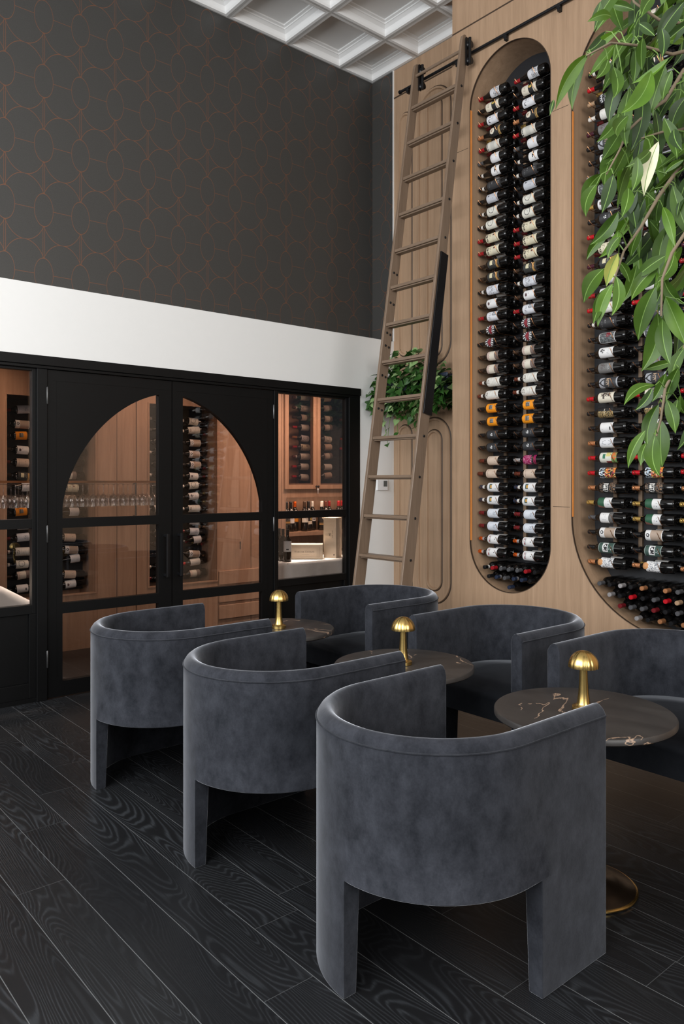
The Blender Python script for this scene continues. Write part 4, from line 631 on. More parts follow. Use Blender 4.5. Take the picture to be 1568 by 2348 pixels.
# ------------------------------------------------------------------ ladder and rail
lad = empty('library_ladder', (3.83, 4.27, 0)); tag(lad, 'tall oak library ladder leaning on the black rail between panelling and niche', 'ladder')
L0 = Vector(lad.location)
def xf(z): return 3.946 + 0.157 * (z - 0.748)
def xb(z): return xf(z) + 0.112 - 0.0075 * (z - 0.748)
def off(b): b.v = [(v[0] - L0.x, v[1] - L0.y, v[2] - L0.z) for v in b.v]; return b
stiles = []
for y0, y1, zt in ((3.997, 4.022, 5.03), (4.513, 4.538, 5.01)):
    b = MB(); zz = [0.0, 1.0, 2.0, 3.0, 4.0, 4.8, zt - 0.05, zt - 0.015, zt]
    vs = []
    for i, z in enumerate(zz):
        a, c = xf(z), xb(z)
        if i == len(zz) - 2: a += 0.006; c -= 0.02
        if i == len(zz) - 1: a += 0.022; c -= 0.040
        vs += [(a, y0, z), (c, y0, z), (c, y1, z), (a, y1, z)]
    n = len(zz)
    fs = [(4 * i + k, 4 * i + (k + 1) % 4, 4 * i + 4 + (k + 1) % 4, 4 * i + 4 + k) for i in range(n - 1) for k in range(4)] + [(3, 2, 1, 0), (4 * n - 4, 4 * n - 3, 4 * n - 2, 4 * n - 1)]
    b.add(vs, fs); stiles.append(off(b).build('stile', M['ladder'], lad, bevel=0.004))
ZR = [4.616 - 0.3077 * i for i in range(15)]
for z in ZR:
    b = MB(); xa, xc = xf(z) + 0.010, xb(z) - 0.006
    b.box(xa, xc, 4.022, 4.513, z - 0.013, z + 0.011); b.box(xa + 0.014, xc - 0.004, 4.024, 4.511, z - 0.024, z - 0.013)
    off(b).build('rung', M['rung'], lad, bevel=0.004)
b = MB(); b.tube([(4.628, 4.022, 4.905), (4.628, 4.513, 4.905)], 0.0125, 14); off(b).build('top_rod', M['rung'], lad, smooth=50)
bolt_me = None
def bolt(x, y, z, par):
    global bolt_me
    if bolt_me is None:
        m = MB(); m.lathe([(0.004, -0.0005), (0.0095, -0.0005), (0.0095, -0.004), (0.006, -0.0065), (0.0035, -0.0068), (0.003, -0.005)][::-1], 14, 'Y'); bolt_me = m.mesh('bolt', M['blackm'], 50)
    o = link('bolt', bolt_me, par); o.location = (x - L0.x, y - L0.y, z - L0.z)
for z in ZR[:13]: bolt((xf(z) + xb(z)) / 2 + 0.008, 3.997, z - 0.006, stiles[0])
for z in (3.20, 2.95, 2.70, 2.595, 2.35, 2.08):
    for k, d in ((0.36, 0.006), (0.72, -0.006)): bolt(xf(z) + (xb(z) - xf(z)) * k, 4.513, z + d, stiles[1])
b = MB(); z0, z1 = 2.014, 3.264
b.hexa([(xf(z0) + 0.018, 3.984, z0), (xb(z0) + 0.004, 3.984, z0 - 0.02), (xb(z0) + 0.004, 3.997, z0 - 0.02), (xf(z0) + 0.018, 3.997, z0),
        (xf(z1) + 0.018, 3.984, z1), (xb(z1) + 0.004, 3.984, z1 - 0.02), (xb(z1) + 0.004, 3.997, z1 - 0.02), (xf(z1) + 0.018, 3.997, z1)])
off(b).build('grip_plate', M['blackm'], lad, bevel=0.002)
for y in (3.985, 4.500):
    b = MB(); zc = 4.885
    b.box(4.640, 4.668, y - 0.008, y + 0.004, zc - 0.10, zc + 0.115)
    for dz, rr in ((0.075, 0.030), (-0.075, 0.030)): b.lathe([(rr * 0.6, -0.012), (rr, -0.009), (rr * 0.8, 0.0), (rr, 0.009), (rr * 0.6, 0.012)], 20, 'Y', c=(4.672, y - 0.018, zc + dz * 0.85))
    b.tube([(4.655, y - 0.03, zc - 0.1), (4.655, y - 0.03, zc + 0.105)], 0.012, 10)
    off(b).build('roller_hook', M['blackm'], lad, smooth=40)
rail = empty('ladder_rail', (4.716, 4.79, 4.907)); tag(rail, 'long black iron rail fixed above the niches for the ladder', 'rail')
b = MB(); b.tube([(0, 0, 0), (0, -5.3, 0)], 0.0125, 14); b.lathe([(0.010, 0.0), (0.017, 0.002), (0.017, 0.014), (0.010, 0.018)], 16, 'Y'); b.build('tube', M['blackm'], rail, smooth=40)
for y in (4.70, 4.14, 3.655, 3.183, 2.70, 2.22):
    b = MB(); b.box(-0.010, 0.024, y - 4.79 - 0.011, y - 4.79 + 0.011, -0.048, 0.004); b.box(-0.012, 0.004, y - 4.79 - 0.016, y - 4.79 + 0.016, -0.030, -0.010); b.build('bracket', M['blackm'], rail, bevel=0.003)

# thermostat
t = MB(); t.box(4.905, 5.045, YD - 0.022, YD, 1.415, 1.517); t = t.build('thermostat', M['plastic'], bevel=0.006); tag(t, 'small white thermostat on the white wall behind the ladder', 'thermostat')
b = MB(); b.box(4.985, 5.030, YD - 0.024, YD - 0.021, 1.452, 1.507); b.build('screen', M['screen'], t)
# ------------------------------------------------------------------ bottles
BL = 0.293
SHAPES = {
 'bordeaux': [(0.0150, -0.001), (0.0150, -0.012), (0.0140, -0.016), (0.0145, -0.058), (0.0165, -0.068), (0.0225, -0.078), (0.0305, -0.088), (0.0355, -0.099), (0.0370, -0.112), (0.0370, -0.280), (0.0350, -0.289), (0.0300, -BL), (0.012, -BL + 0.012), (0.001, -BL + 0.016)],
 'burgundy': [(0.0150, -0.001), (0.0150, -0.012), (0.0140, -0.016), (0.0150, -0.058), (0.0180, -0.082), (0.0250, -0.108), (0.0330, -0.132), (0.0380, -0.150), (0.0395, -0.168), (0.0395, -0.278), (0.0370, -0.288), (0.0310, -BL), (0.012, -BL + 0.012), (0.001, -BL + 0.016)]}
BODY = {}
for k, p in SHAPES.items():
    m = MB(); m.lathe(p, 28, 'Y'); BODY[k] = m.mesh('wine_bottle', M['bottle'], 50)
    import bmesh
    bm = bmesh.new(); bm.from_mesh(BODY[k]); bmesh.ops.recalc_face_normals(bm, faces=bm.faces); bm.to_mesh(BODY[k]); bm.free()
CAPC = {'red': (0.34, 0.012, 0.018), 'crimson': (0.50, 0.008, 0.016), 'darkred': (0.16, 0.012, 0.016), 'black': (0.010, 0.010, 0.011), 'grey': (0.085, 0.085, 0.09),
        'orange': (0.75, 0.115, 0.008), 'copper': (0.62, 0.27, 0.12), 'gold': (0.55, 0.36, 0.10), 'navy': (0.022, 0.032, 0.062), 'brown': (0.13, 0.028, 0.016),
        'umber': (0.045, 0.026, 0.016), 'silver': (0.55, 0.52, 0.52), 'white': (0.74, 0.70, 0.64), 'tan': (0.42, 0.27, 0.16), 'plum': (0.06, 0.012, 0.022)}
CAPM = {k: simple('capsule_' + k, c, 0.28, 0.6 if k in ('copper', 'gold', 'silver', 'orange') else 0.15) for k, c in CAPC.items()}
CAPS = {}
def capsule(c1, c2=None):
    k = (c1, c2)
    if k not in CAPS:
        m = MB(); m.lathe([(0.002, 0.0012), (0.0135, 0.001), (0.0156, -0.002), (0.0156, -0.013), (0.0150, -0.016), (0.0152, -0.036)], 20, 'Y', 0)
        m.lathe([(0.0152, -0.036), (0.0158, -0.054), (0.0148, -0.055)], 20, 'Y', 1 if c2 else 0)
        CAPS[k] = m.mesh('capsule', [CAPM[c1], CAPM[c2 or c1]], 45)
    return CAPS[k]
W_, CR, K_, GR = (0.76, 0.75, 0.74), (0.72, 0.65, 0.51), (0.012, 0.012, 0.013), (0.42, 0.42, 0.43)
def rect(s, t, a, b_, c, d): return a <= s <= b_ and c <= t <= d
def hsh(*a): return (math.sin(sum(v * k for v, k in zip(a, (12.9898, 78.233, 37.719)))) * 43758.5453) % 1.0
def lines(s, t, s0, s1, pitch, t0, t1, seed=1, dens=0.6):
    if not (s0 <= s <= s1 and t0 <= t <= t1): return False
    q = (s - s0) / pitch; return (q % 1) < 0.5 and hsh(math.floor(q), math.floor(t * 26), seed) < dens
def ring(s, t, cs, ct, r0, r1, asp=1.25): return r0 <= math.hypot((s - cs) * asp, (t - ct)) <= r1
# every look: bottle shape, capsule colours, label start and end, base colour, inks, print function, words
def f_stamp(s, t): return 1 if (0.10 < s < 0.24 and 0.24 < t < 0.80 and hsh(math.floor(t * 22), math.floor(s * 18), 3) < 0.62) else 2 if (0.24 <= s < 0.32 and 0.26 < t < 0.78 and int(t * 24) % 2 == 0) else 2 if ring(s, t, 0.74, 0.5, 0, 0.05) else 0
def f_chateau(s, t): return 1 if lines(s, t, 0.12, 0.2, 0.08, 0.3, 0.7, 2) or (0.55 < s < 0.88 and 0.36 < t < 0.66 and hsh(int(s * 20), int(t * 20), 5) < 0.38) or lines(s, t, 0.3, 0.5, 0.08, 0.35, 0.65, 4, 0.3) else 0
def f_window(s, t): return 2 if rect(s, t, 0.20, 0.44, 0.40, 0.80) and not (0.26 < s < 0.42 and 0.46 < t < 0.70) else 3 if rect(s, t, 0.26, 0.42, 0.46, 0.70) else 1 if lines(s, t, 0.03, 0.08, 0.05, 0.2, 0.8, 3, 0.5) or lines(s, t, 0.6, 0.9, 0.15, 0.3, 0.7, 3, 0.25) else 0
def f_beige(s, t): return 1 if lines(s, t, 0.16, 0.24, 0.1, 0.3, 0.78, 7, 0.6) or lines(s, t, 0.70, 0.78, 0.1, 0.35, 0.6, 8, 0.4) or ring(s, t, 0.72, 0.62, 0, 0.03) else 0
def f_magenta(s, t): return 1 if hsh(int(s * 22), int(t * 22), 2) < 0.20 and s < 0.7 else 2 if 0.62 < s < 0.80 else 0
def f_crest(s, t): return 1 if (math.hypot((s - 0.45) * 1.3, t - 0.52) < 0.13 and hsh(int(s * 24), int(t * 24), 4) < 0.70) else 2 if lines(s, t, 0.74, 0.80, 0.06, 0.3, 0.7, 5, 0.6) else 0
def f_orange(s, t):
    if 0.28 < s < 0.62 and 0.34 < t < 0.72: return 2 if (int((s - 0.28) * 24) % 2 == 1 and int((t - 0.34) * 24) % 2 == 1) else 1
    return 1 if s > 0.93 else 0
def f_wide(s, t): return 1 if (0.06 < s < 0.22 and 0.32 < t < 0.66 and hsh(int(s * 24), int(t * 24), 9) < 0.45) else 2 if (s > 0.28 and int(s * 26) % 3 == 0 and hsh(int(s * 26), int(t * 9), 4) < 0.75) else 0
def f_duo(s, t): return 1 if s > 0.66 else 2 if lines(s, t, 0.12, 0.3, 0.10, 0.3, 0.7, 6, 0.4) else 3 if s < 0.2 else 0
def f_burst(s, t):
    r = math.hypot((s - 0.5) * 0.9, t - 0.5); q = math.atan2(t - 0.5, (s - 0.5) * 0.9)
    if abs(s - 0.5) < 0.19 - 0.12 * abs(t - 0.5) * 2 and 0.08 < t < 0.92: return 2
    return 1 if 0.2 < r < 0.47 and int((q + 10) * 4.2) % 2 == 0 else 0
def f_etch(s, t): return 1 if (0.5 < s < 0.92 and 0.5 < t < 0.98 and hsh(int(s * 26), int(t * 26), 3) < 0.7) or lines(s, t, 0.16, 0.44, 0.09, 0.24, 0.8, 3, 0.35) else 0
def f_dot(s, t): return 1 if ring(s, t, 0.24, 0.50, 0.0, 0.13) else 2 if lines(s, t, 0.44, 0.56, 0.12, 0.3, 0.7, 2, 0.25) else 0
def f_speck(s, t): return 1 if (0.16 < s < 0.62 and 0.08 < t < 0.94 and int(s * 26) % 2 == 0 and hsh(int(s * 26), int(t * 26), 8) < 0.42) else 2 if lines(s, t, 0.66, 0.9, 0.1, 0.2, 0.8, 5, 0.3) else 0
def f_slate(s, t): return 1 if rect(s, t, 0.20, 0.44, 0.40, 0.80) else 2 if 0.70 < s < 0.84 and t < 0.85 else 3 if lines(s, t, 0.5, 0.66, 0.08, 0.3, 0.8, 2, 0.6) else 0
def f_spot(s, t): return 1 if ring(s, t, 0.64, 0.66, 0, 0.085) else 2 if (0.05 < s < 0.19 and 0.16 < t < 0.82 and hsh(int(s * 24), int(t * 24), 6) < 0.62) else 3 if (0.26 < s < 0.44 and 0.38 < t < 0.72 and hsh(int(s * 24), int(t * 24), 2) < 0.45) else 4 if 0.5 < s < 0.78 else 0
def f_ring(s, t): return 1 if ring(s, t, 0.44, 0.60, 0.25, 0.29, 1.1) or ring(s, t, 0.18, 0.75, 0, 0.03) else 2 if lines(s, t, 0.4, 0.52, 0.08, 0.5, 0.74, 3, 0.5) else 0
def f_vee(s, t): return 1 if (0.14 < s < 0.30 and abs(t - 0.62) < (0.30 - s) * 0.5) else 2 if lines(s, t, 0.4, 0.8, 0.14, 0.3, 0.7, 3, 0.3) else 0
def f_ebony(s, t): return 1 if lines(s, t, 0.34, 0.44, 0.10, 0.36, 0.7, 4, 0.55) or lines(s, t, 0.8, 0.88, 0.08, 0.4, 0.6, 5, 0.6) else 2 if lines(s, t, 0.1, 0.2, 0.05, 0.2, 0.8, 3, 0.4) else 0
def f_bold(s, t): return 1 if (0.42 < s < 0.60 and 0.30 < t < 0.80 and hsh(int(s * 20), int(t * 16), 4) < 0.72) or s < 0.05 else 0
def f_plain(s, t): return 1 if lines(s, t, 0.16, 0.24, 0.1, 0.3, 0.66, 3, 0.5) or lines(s, t, 0.6, 0.8, 0.1, 0.4, 0.8, 3, 0.2) else 0
def f_tall(s, t): return 1 if (0.04 < s < 0.13 and 0.12 < t < 0.76 and hsh(0, int(t * 24), 3) < 0.7) else 2 if 0.30 < s < 0.62 else 3 if lines(s, t, 0.74, 0.9, 0.1, 0.5, 0.9, 3, 0.4) else 0
def f_seal(s, t): return 2 if math.hypot((s - 0.30) * 1.2, t - 0.5) < 0.09 and hsh(int(s * 24), int(t * 24), 3) < 0.5 else 1 if math.hypot((s - 0.30) * 1.2, t - 0.5) < 0.24 else 3 if 0.80 < s < 0.84 or 0.90 < s < 0.95 else 0
def f_script(s, t): return 1 if (0.14 < s < 0.36 and abs((t - 0.22) - (s - 0.14) * 1.6 - 0.16 * math.sin(t * 22)) < 0.09 and 0.2 < t < 0.85) or ring(s, t, 0.66, 0.7, 0, 0.035) else 2 if lines(s, t, 0.45, 0.6, 0.08, 0.4, 0.8, 3, 0.35) else 0
def f_mono(s, t):
    if 0.46 < s < 0.76: return 2 if ring(s, t, 0.57, 0.56, 0.05, 0.10) or (abs(t - 0.56) < 0.03 and 0.54 < s < 0.74) or (abs(s - 0.66) < 0.02 and 0.46 < t < 0.72) else 1
    return 3 if lines(s, t, 0.12, 0.3, 0.09, 0.3, 0.7, 3, 0.4) else 0
def f_sketch(s, t): return 1 if (0.40 < s < 0.92 and abs(t - 0.42 + 0.35 * (s - 0.5)) < 0.34 and hsh(int(s * 26), int(t * 26), 12) < 0.42) else 0
def f_disc(s, t): return 1 if s < 0.34 and math.hypot((s - 0.14) * 1.2, (t - 0.56)) < 0.26 else 2 if (s > 0.36 and hsh(int(s * 24), int(t * 24), 2) < 0.34) else 3 if s < 0.18 else 0
def f_green(s, t):
    if 0.28 < s < 0.62 and 0.2 < t < 0.92: return 2 if (0.34 < s < 0.56 and 0.3 < t < 0.8 and hsh(int(s * 16), int(t * 16), 7) < 0.55) else 1
    return 3 if s < 0.04 or s > 0.96 or t < 0.04 or t > 0.96 else 1 if lines(s, t, 0.70, 0.86, 0.1, 0.3, 0.7, 3, 0.4) else 0
def f_cream(s, t): return 2 if ring(s, t, 0.16, 0.55, 0.06, 0.13) else 1 if s > 0.30 and s < 0.95 else 0
def f_grst(s, t): return 1 if s > 0.74 else 2 if 0.68 < s < 0.74 else 3 if lines(s, t, 0.24, 0.5, 0.16, 0.4, 0.8, 3, 0.3) else 0
def f_grwh(s, t): return 1 if s > 0.46 and not (lines(s, t, 0.58, 0.86, 0.14, 0.35, 0.7, 3, 0.3)) else 2 if s > 0.46 else 3 if t < 0.34 - s * 0.4 else 0
def f_badge(s, t): return 2 if (0.24 < s < 0.54 and 0.18 < t < 0.86 and hsh(int(s * 18), int(t * 18), 3) < 0.60) else 1 if (s < 0.2 or s > 0.6) and hsh(int(s * 22), int(t * 22), 9) < 0.35 else 0
def f_carn(s, t):
    k = hsh(int(s * 13), int(t * 13), 5); return (1 if k < 0.4 else 2 if k < 0.7 else 0) if s < 0.34 else (3 if k < 0.4 else 4 if k < 0.62 else 5 if k < 0.8 else 0)
def f_patch(s, t): return 1 if rect(s, t, 0.18, 0.36, 0.45, 0.82) else 2 if rect(s, t, 0.70, 1, 0.3, 1) and hsh(int(s * 12), int(t * 12), 3) < 0.6 else 3 if rect(s, t, 0.40, 0.7, 0, 0.26) else 4 if rect(s, t, 0.40, 0.66, 0.62, 1) else 5 if s > 0.7 else 0
def f_mark(s, t): return 1 if rect(s, t, 0.74, 0.86, 0.36, 0.56) or lines(s, t, 0.16, 0.28, 0.1, 0.3, 0.6, 3, 0.3) else 0
def f_towr(s, t): return 1 if ring(s, t, 0.52, 0.5, 0.14, 0.17, 0.5) or lines(s, t, 0.14, 0.22, 0.08, 0.3, 0.7, 3, 0.5) else 0
def f_goldl(s, t): return 1 if t < 0.62 and hsh(int(s * 26), int(t * 26), 3) < 0.55 else 2 if (0.42 < s < 0.48 and 0.3 < t < 0.8) else 0
def f_draw(s, t): return 1 if (0.18 < s < 0.80 and 0.52 < t < 0.90 and hsh(int(s * 18), int(t * 14), 8) < 0.6) or (0.3 < s < 0.42 and 0.4 < t < 0.9) else 0
def f_vband(s, t): return (2 if abs(abs(t - 0.5) - (s - 0.04) * 1.2) < 0.06 else 1) if s < 0.26 else 3 if (0.40 < s < 0.54 and 0.2 < t < 0.85 and hsh(int(s * 18), int(t * 18), 3) < 0.55) else 1 if s > 0.92 else 0
def f_gseal(s, t): return 1 if math.hypot((s - 0.30) * 1.2, t - 0.55) < 0.20 and hsh(int(s * 22), int(t * 22), 3) < 0.5 else 2 if lines(s, t, 0.6, 0.75, 0.1, 0.3, 0.75, 3, 0.6) else 0
def f_face(s, t): return 1 if (math.hypot((s - 0.27) * 1.2, t - 0.60) < 0.17 and hsh(int(s * 22), int(t * 22), 6) < 0.5) else 2 if lines(s, t, 0.56, 0.75, 0.1, 0.3, 0.75, 3, 0.4) else 0
def f_frame(s, t): return 1 if s < 0.05 or s > 0.95 or t < 0.06 or t > 0.94 else 2 if (0.45 < s < 0.75 and t > 0.55 and hsh(int(s * 18), int(t * 18), 3) < 0.7) else 3 if hsh(int(s * 20), int(t * 20), 7) < 0.35 else 0
def f_rscr(s, t): return 1 if (0.2 < s < 0.42 and 0.25 < t < 0.75 and abs((t - 0.25) - (s - 0.2) * 1.8) < 0.10) else 0
def f_bandb(s, t): return 1 if s > 0.72 else 1 if (0.08 < s < 0.24 and 0.2 < t < 0.85 and hsh(int(s * 20), int(t * 20), 3) < 0.6) or lines(s, t, 0.3, 0.5, 0.08, 0.2, 0.8, 3, 0.5) else 0
INK, LG, RD = (0.05, 0.05, 0.055), (0.34, 0.35, 0.37), (0.30, 0.03, 0.04)
LOOKS = {
 'stamp': ('bordeaux', 'orange', 'silver', .105, .205, [W_, RD, K_], f_stamp, 'white label with red upright lettering'),
 'chateau': ('bordeaux', 'darkred', None, .105, .208, [(0.66, 0.69, 0.74), (0.40, 0.43, 0.48)], f_chateau, 'pale label with faint grey print'),
 'window': ('bordeaux', 'navy', 'white', .100, .210, [W_, LG, (0.05, 0.10, 0.10), (0.55, 0.30, 0.06)], f_window, 'white label with small framed picture'),
 'beige': ('bordeaux', 'brown', None, .103, .205, [(0.60, 0.47, 0.37), (0.20, 0.12, 0.09)], f_beige, 'plain beige label'),
 'magenta': ('bordeaux', 'silver', None, .098, .215, [(0.30, 0.012, 0.085), (0.60, 0.25, 0.36), K_], f_magenta, 'magenta label'),
 'crest': ('bordeaux', 'black', None, .103, .205, [(0.030, 0.031, 0.034), (0.72, 0.72, 0.72), (0.22, 0.22, 0.22)], f_crest, 'charcoal label with white crest'),
 'orange': ('bordeaux', 'black', None, .103, .206, [(0.86, 0.30, 0.012), K_, (0.70, 0.66, 0.60)], f_orange, 'orange label with black grid emblem'),
 'wide': ('bordeaux', 'brown', 'white', .096, .224, [(0.72, 0.70, 0.64), (0.16, 0.12, 0.09), (0.58, 0.56, 0.51)], f_wide, 'tall white finely ruled label'),
 'duo': ('bordeaux', 'umber', None, .105, .215, [(0.68, 0.62, 0.52), (0.19, 0.14, 0.12), (0.35, 0.2, 0.16), (0.56, 0.44, 0.38)], f_duo, 'cream label with brown band'),
 'burst': ('bordeaux', 'black', None, .098, .178, [K_, (0.66, 0.66, 0.66), (0.22, 0.02, 0.03)], f_burst, 'red and white starburst emblem'),
 'etch': ('bordeaux', 'red', None, .103, .205, [(0.70, 0.71, 0.74), (0.22, 0.23, 0.25)], f_etch, 'white label with grey engraving'),
 'dot': ('bordeaux', 'umber', None, .102, .198, [W_, (0.10, 0.06, 0.065), LG], f_dot, 'white label with dark round seal'),
 'speck': ('bordeaux', 'black', 'white', .102, .215, [(0.68, 0.69, 0.74), K_, LG], f_speck, 'white label with black speckles'),
 'slate': ('bordeaux', 'umber', None, .110, .225, [(0.035, 0.036, 0.034), (0.66, 0.60, 0.40), (0.46, 0.26, 0.08), (0.20, 0.19, 0.17)], f_slate, 'charcoal label with cream square'),
 'spot': ('bordeaux', 'red', None, .100, .222, [(0.70, 0.64, 0.47), (0.14, 0.04, 0.03), (0.06, 0.05, 0.04), (0.32, 0.28, 0.2), (0.62, 0.57, 0.43)], f_spot, 'cream label with brown spot'),
 'ring': ('bordeaux', 'black', 'white', .102, .205, [(0.70, 0.68, 0.60), INK, LG], f_ring, 'cream label with thin ring'),
 'vee': ('bordeaux', 'black', None, .108, .215, [(0.52, 0.53, 0.57), INK, LG], f_vee, 'pale grey label with dark wedge'),
 'ebony': ('bordeaux', 'black', 'white', .103, .235, [(0.028, 0.028, 0.030), (0.50, 0.50, 0.50), (0.14, 0.14, 0.14)], f_ebony, 'black label with small white lettering'),
 'bold': ('burgundy', 'black', 'white', .150, .232, [W_, K_], f_bold, 'white label with heavy black lettering'),
 'plain': ('burgundy', 'grey', None, .145, .230, [(0.72, 0.71, 0.72), LG], f_plain, 'almost plain white label'),
 'tall': ('bordeaux', 'red', None, .096, .222, [(0.64, 0.62, 0.55), INK, (0.52, 0.51, 0.46), RD], f_tall, 'tall pale grey cream label'),
 'seal': ('burgundy', 'copper', None, .125, .240, [K_, (0.70, 0.64, 0.52), (0.2, 0.06, 0.04), (0.5, 0.3, 0.09)], f_seal, 'black label with round cream seal'),
 'script': ('bordeaux', 'red', None, .105, .212, [(0.72, 0.72, 0.75), INK, LG], f_script, 'white label with flowing black script'),
 'monogram': ('bordeaux', 'black', None, .098, .226, [(0.70, 0.64, 0.52), K_, (0.70, 0.50, 0.12), (0.3, 0.26, 0.2)], f_mono, 'cream and black label with gold monogram'),
 'sketch': ('burgundy', 'red', None, .140, .232, [(0.64, 0.64, 0.67), (0.16, 0.16, 0.17)], f_sketch, 'white label with charcoal sketch'),
 'disc': ('bordeaux', 'copper', None, .086, .205, [W_, (0.62, 0.30, 0.12), (0.25, 0.26, 0.28), K_], f_disc, 'white label with copper disc'),
 'green': ('bordeaux', 'black', None, .100, .215, [(0.045, 0.085, 0.070), W_, K_, (0.30, 0.36, 0.33)], f_green, 'dark green label with white square'),
 'cream': ('bordeaux', 'black', None, .105, .222, [W_, (0.42, 0.32, 0.25), INK], f_cream, 'brown marbled label'),
 'greystripe': ('bordeaux', 'grey', None, .103, .200, [W_, (0.13, 0.125, 0.12), K_, LG], f_grst, 'white label with grey stripe'),
 'greenwhite': ('bordeaux', 'gold', None, .100, .205, [(0.025, 0.095, 0.050), W_, LG, (0.20, 0.09, 0.07)], f_grwh, 'half green half white label'),
 'badge': ('bordeaux', 'copper', None, .104, .225, [K_, (0.26, 0.17, 0.11), (0.66, 0.64, 0.60)], f_badge, 'brown and black label with white badge'),
 'carnival': ('bordeaux', 'crimson', None, .102, .225, [K_, (0.50, 0.60, 0.70), (0.72, 0.72, 0.72), (0.70, 0.20, 0.03), (0.72, 0.52, 0.20), (0.35, 0.05, 0.08)], f_carn, 'busy colourful painted label'),
 'patch': ('bordeaux', 'crimson', None, .102, .230, [(0.66, 0.66, 0.58), (0.03, 0.16, 0.09), (0.55, 0.16, 0.04), (0.20, 0.03, 0.03), (0.62, 0.54, 0.20), (0.16, 0.30, 0.10)], f_patch, 'patchwork label of cream, green and orange'),
 'tower': ('bordeaux', 'copper', None, .105, .208, [(0.72, 0.72, 0.74), LG], f_towr, 'white label with faint oval'),
 'mark': ('bordeaux', 'black', None, .105, .200, [W_, INK], f_mark, 'white label with small dark mark'),
 'goldleaf': ('bordeaux', 'black', None, .098, .215, [K_, (0.36, 0.25, 0.10), (0.6, 0.55, 0.45)], f_goldl, 'black label flecked with gold'),
 'drawing': ('bordeaux', 'crimson', None, .103, .222, [(0.70, 0.64, 0.52), (0.08, 0.06, 0.05)], f_draw, 'cream label with dark drawing'),
 'vband': ('bordeaux', 'black', None, .103, .240, [(0.045, 0.046, 0.050), (0.36, 0.37, 0.40), K_, (0.5, 0.36, 0.24)], f_vband, 'dark label with grey chevron'),
 'greyseal': ('bordeaux', 'black', None, .103, .215, [(0.17, 0.165, 0.16), (0.08, 0.06, 0.06), (0.42, 0.42, 0.42)], f_gseal, 'grey label with round seal'),
 'face': ('bordeaux', 'black', None, .103, .210, [W_, INK, LG], f_face, 'white label with small portrait'),
 'framed': ('bordeaux', 'black', None, .100, .218, [(0.07, 0.075, 0.078), W_, (0.22, 0.02, 0.03), (0.20, 0.22, 0.22)], f_frame, 'dark picture label with white frame'),
 'redscript': ('bordeaux', 'crimson', None, .103, .218, [W_, RD], f_rscr, 'white label with red script'),
 'blackband': ('bordeaux', 'tan', None, .103, .222, [K_, (0.66, 0.66, 0.68)], f_bandb, 'black label with white band'),
 'blank': ('bordeaux', 'crimson', None, .103, .212, [(0.74, 0.72, 0.66), LG], f_plain, 'off-white label'),
}
LABM = {}
def label_mesh(key):
    if key not in LABM:
        shape, c1, c2, s0, s1, cols, fn, words = LOOKS[key]
        R = (0.0396 if shape == 'burgundy' else 0.0371) + 0.0004
        ns = nt = 26; span = math.radians(152); m = MB(); vs = []
        for i in range(ns + 1):
            y = -(s0 + (s1 - s0) * i / ns)
            rr = R
            P = SHAPES[shape]
            for (ra, ya), (rb, yb) in zip(P, P[1:]):
                if yb <= y <= ya and ya > -0.2: rr = min(R, ra + (rb - ra) * (ya - y) / (ya - yb + 1e-9) + 0.0004)
            for j in range(nt + 1):
                q = -span / 2 + span * j / nt; vs.append((-rr * math.cos(q), y, rr * math.sin(q)))
        groups = {}
        for i in range(ns):
            for j in range(nt): groups.setdefault(fn((i + .5) / ns, (j + .5) / nt), []).append((i * (nt + 1) + j, i * (nt + 1) + j + 1, (i + 1) * (nt + 1) + j + 1, (i + 1) * (nt + 1) + j))
        m.v = vs
        for g, fs in groups.items():
            for f_ in fs: m.f.append(f_); m.m.append(g)
        LABM[key] = m.mesh('label', [pal(c) for c in cols], 180)
    return LABM[key]
def bottle(look, loc, label, group, rot=(0, 0, 0), cap=None, scale=1.0):
    shape, c1, c2 = LOOKS[look][:3] if look else ('bordeaux', 'black', None)
    if cap: c1, c2 = (cap, None) if isinstance(cap, str) else cap
    o = link('wine_bottle', BODY[shape]); o.location = loc; o.rotation_euler = rot; o.scale = (scale,) * 3
    tag(o, label, 'wine bottle', group)
    if look: link('label', label_mesh(look), o)
    link('capsule', capsule(c1, c2), o)
    return o
ROWS_A = ['stamp', 'stamp', 'chateau', 'chateau', 'window', 'window', 'beige', 'beige', 'crest', 'crest', 'orange', 'orange', 'wide', 'wide', 'duo', 'duo', 'burst', 'burst', 'etch', 'dot', 'speck', 'slate', 'slate', 'spot', 'spot', 'ring', 'ring', 'vee', 'ebony', 'bold', 'plain', 'tall', 'seal', 'script', 'monogram', 'sketch']
ROWS_B = list(ROWS_A); ROWS_B[7] = 'magenta'; ROWS_B[22] = 'spot'
ROWS_C = ['disc', 'green', 'cream', 'greystripe', 'greenwhite', 'badge', 'carnival', 'patch', 'tower', 'mark', 'goldleaf', 'drawing', 'vband', 'greyseal', 'face', 'framed', 'ebony', 'blank', 'mark', 'plain', 'slate', 'spot', 'redscript', 'crest', 'dot', 'framed', 'ebony', 'face', 'vband', 'greyseal', 'blank', 'blackband', 'seal', 'ring', 'script', 'duo']
CAPX = {('C', 19): 'red', ('C', 20): 'plum', ('C', 21): 'darkred', ('C', 30): 'white', ('C', 32): 'crimson', ('C', 26): 'silver', ('C', 29): 'plum', ('C', 18): 'red', ('C', 24): 'gold'}
XB = 4.842; PITCH = 0.1041
def row_z(i): return 0.936 + PITCH * i
LAYOUT = []     # (niche word, column word, y of the capsule tip, rows, code)
LAYOUT.append(('narrow', 'left column', 4.017, ROWS_A, 'A', range(36)))
LAYOUT.append(('narrow', 'right column', 3.669, ROWS_B, 'B', range(36)))
LAYOUT.append(('wide', 'first column', 3.028, ROWS_C, 'C', range(34)))
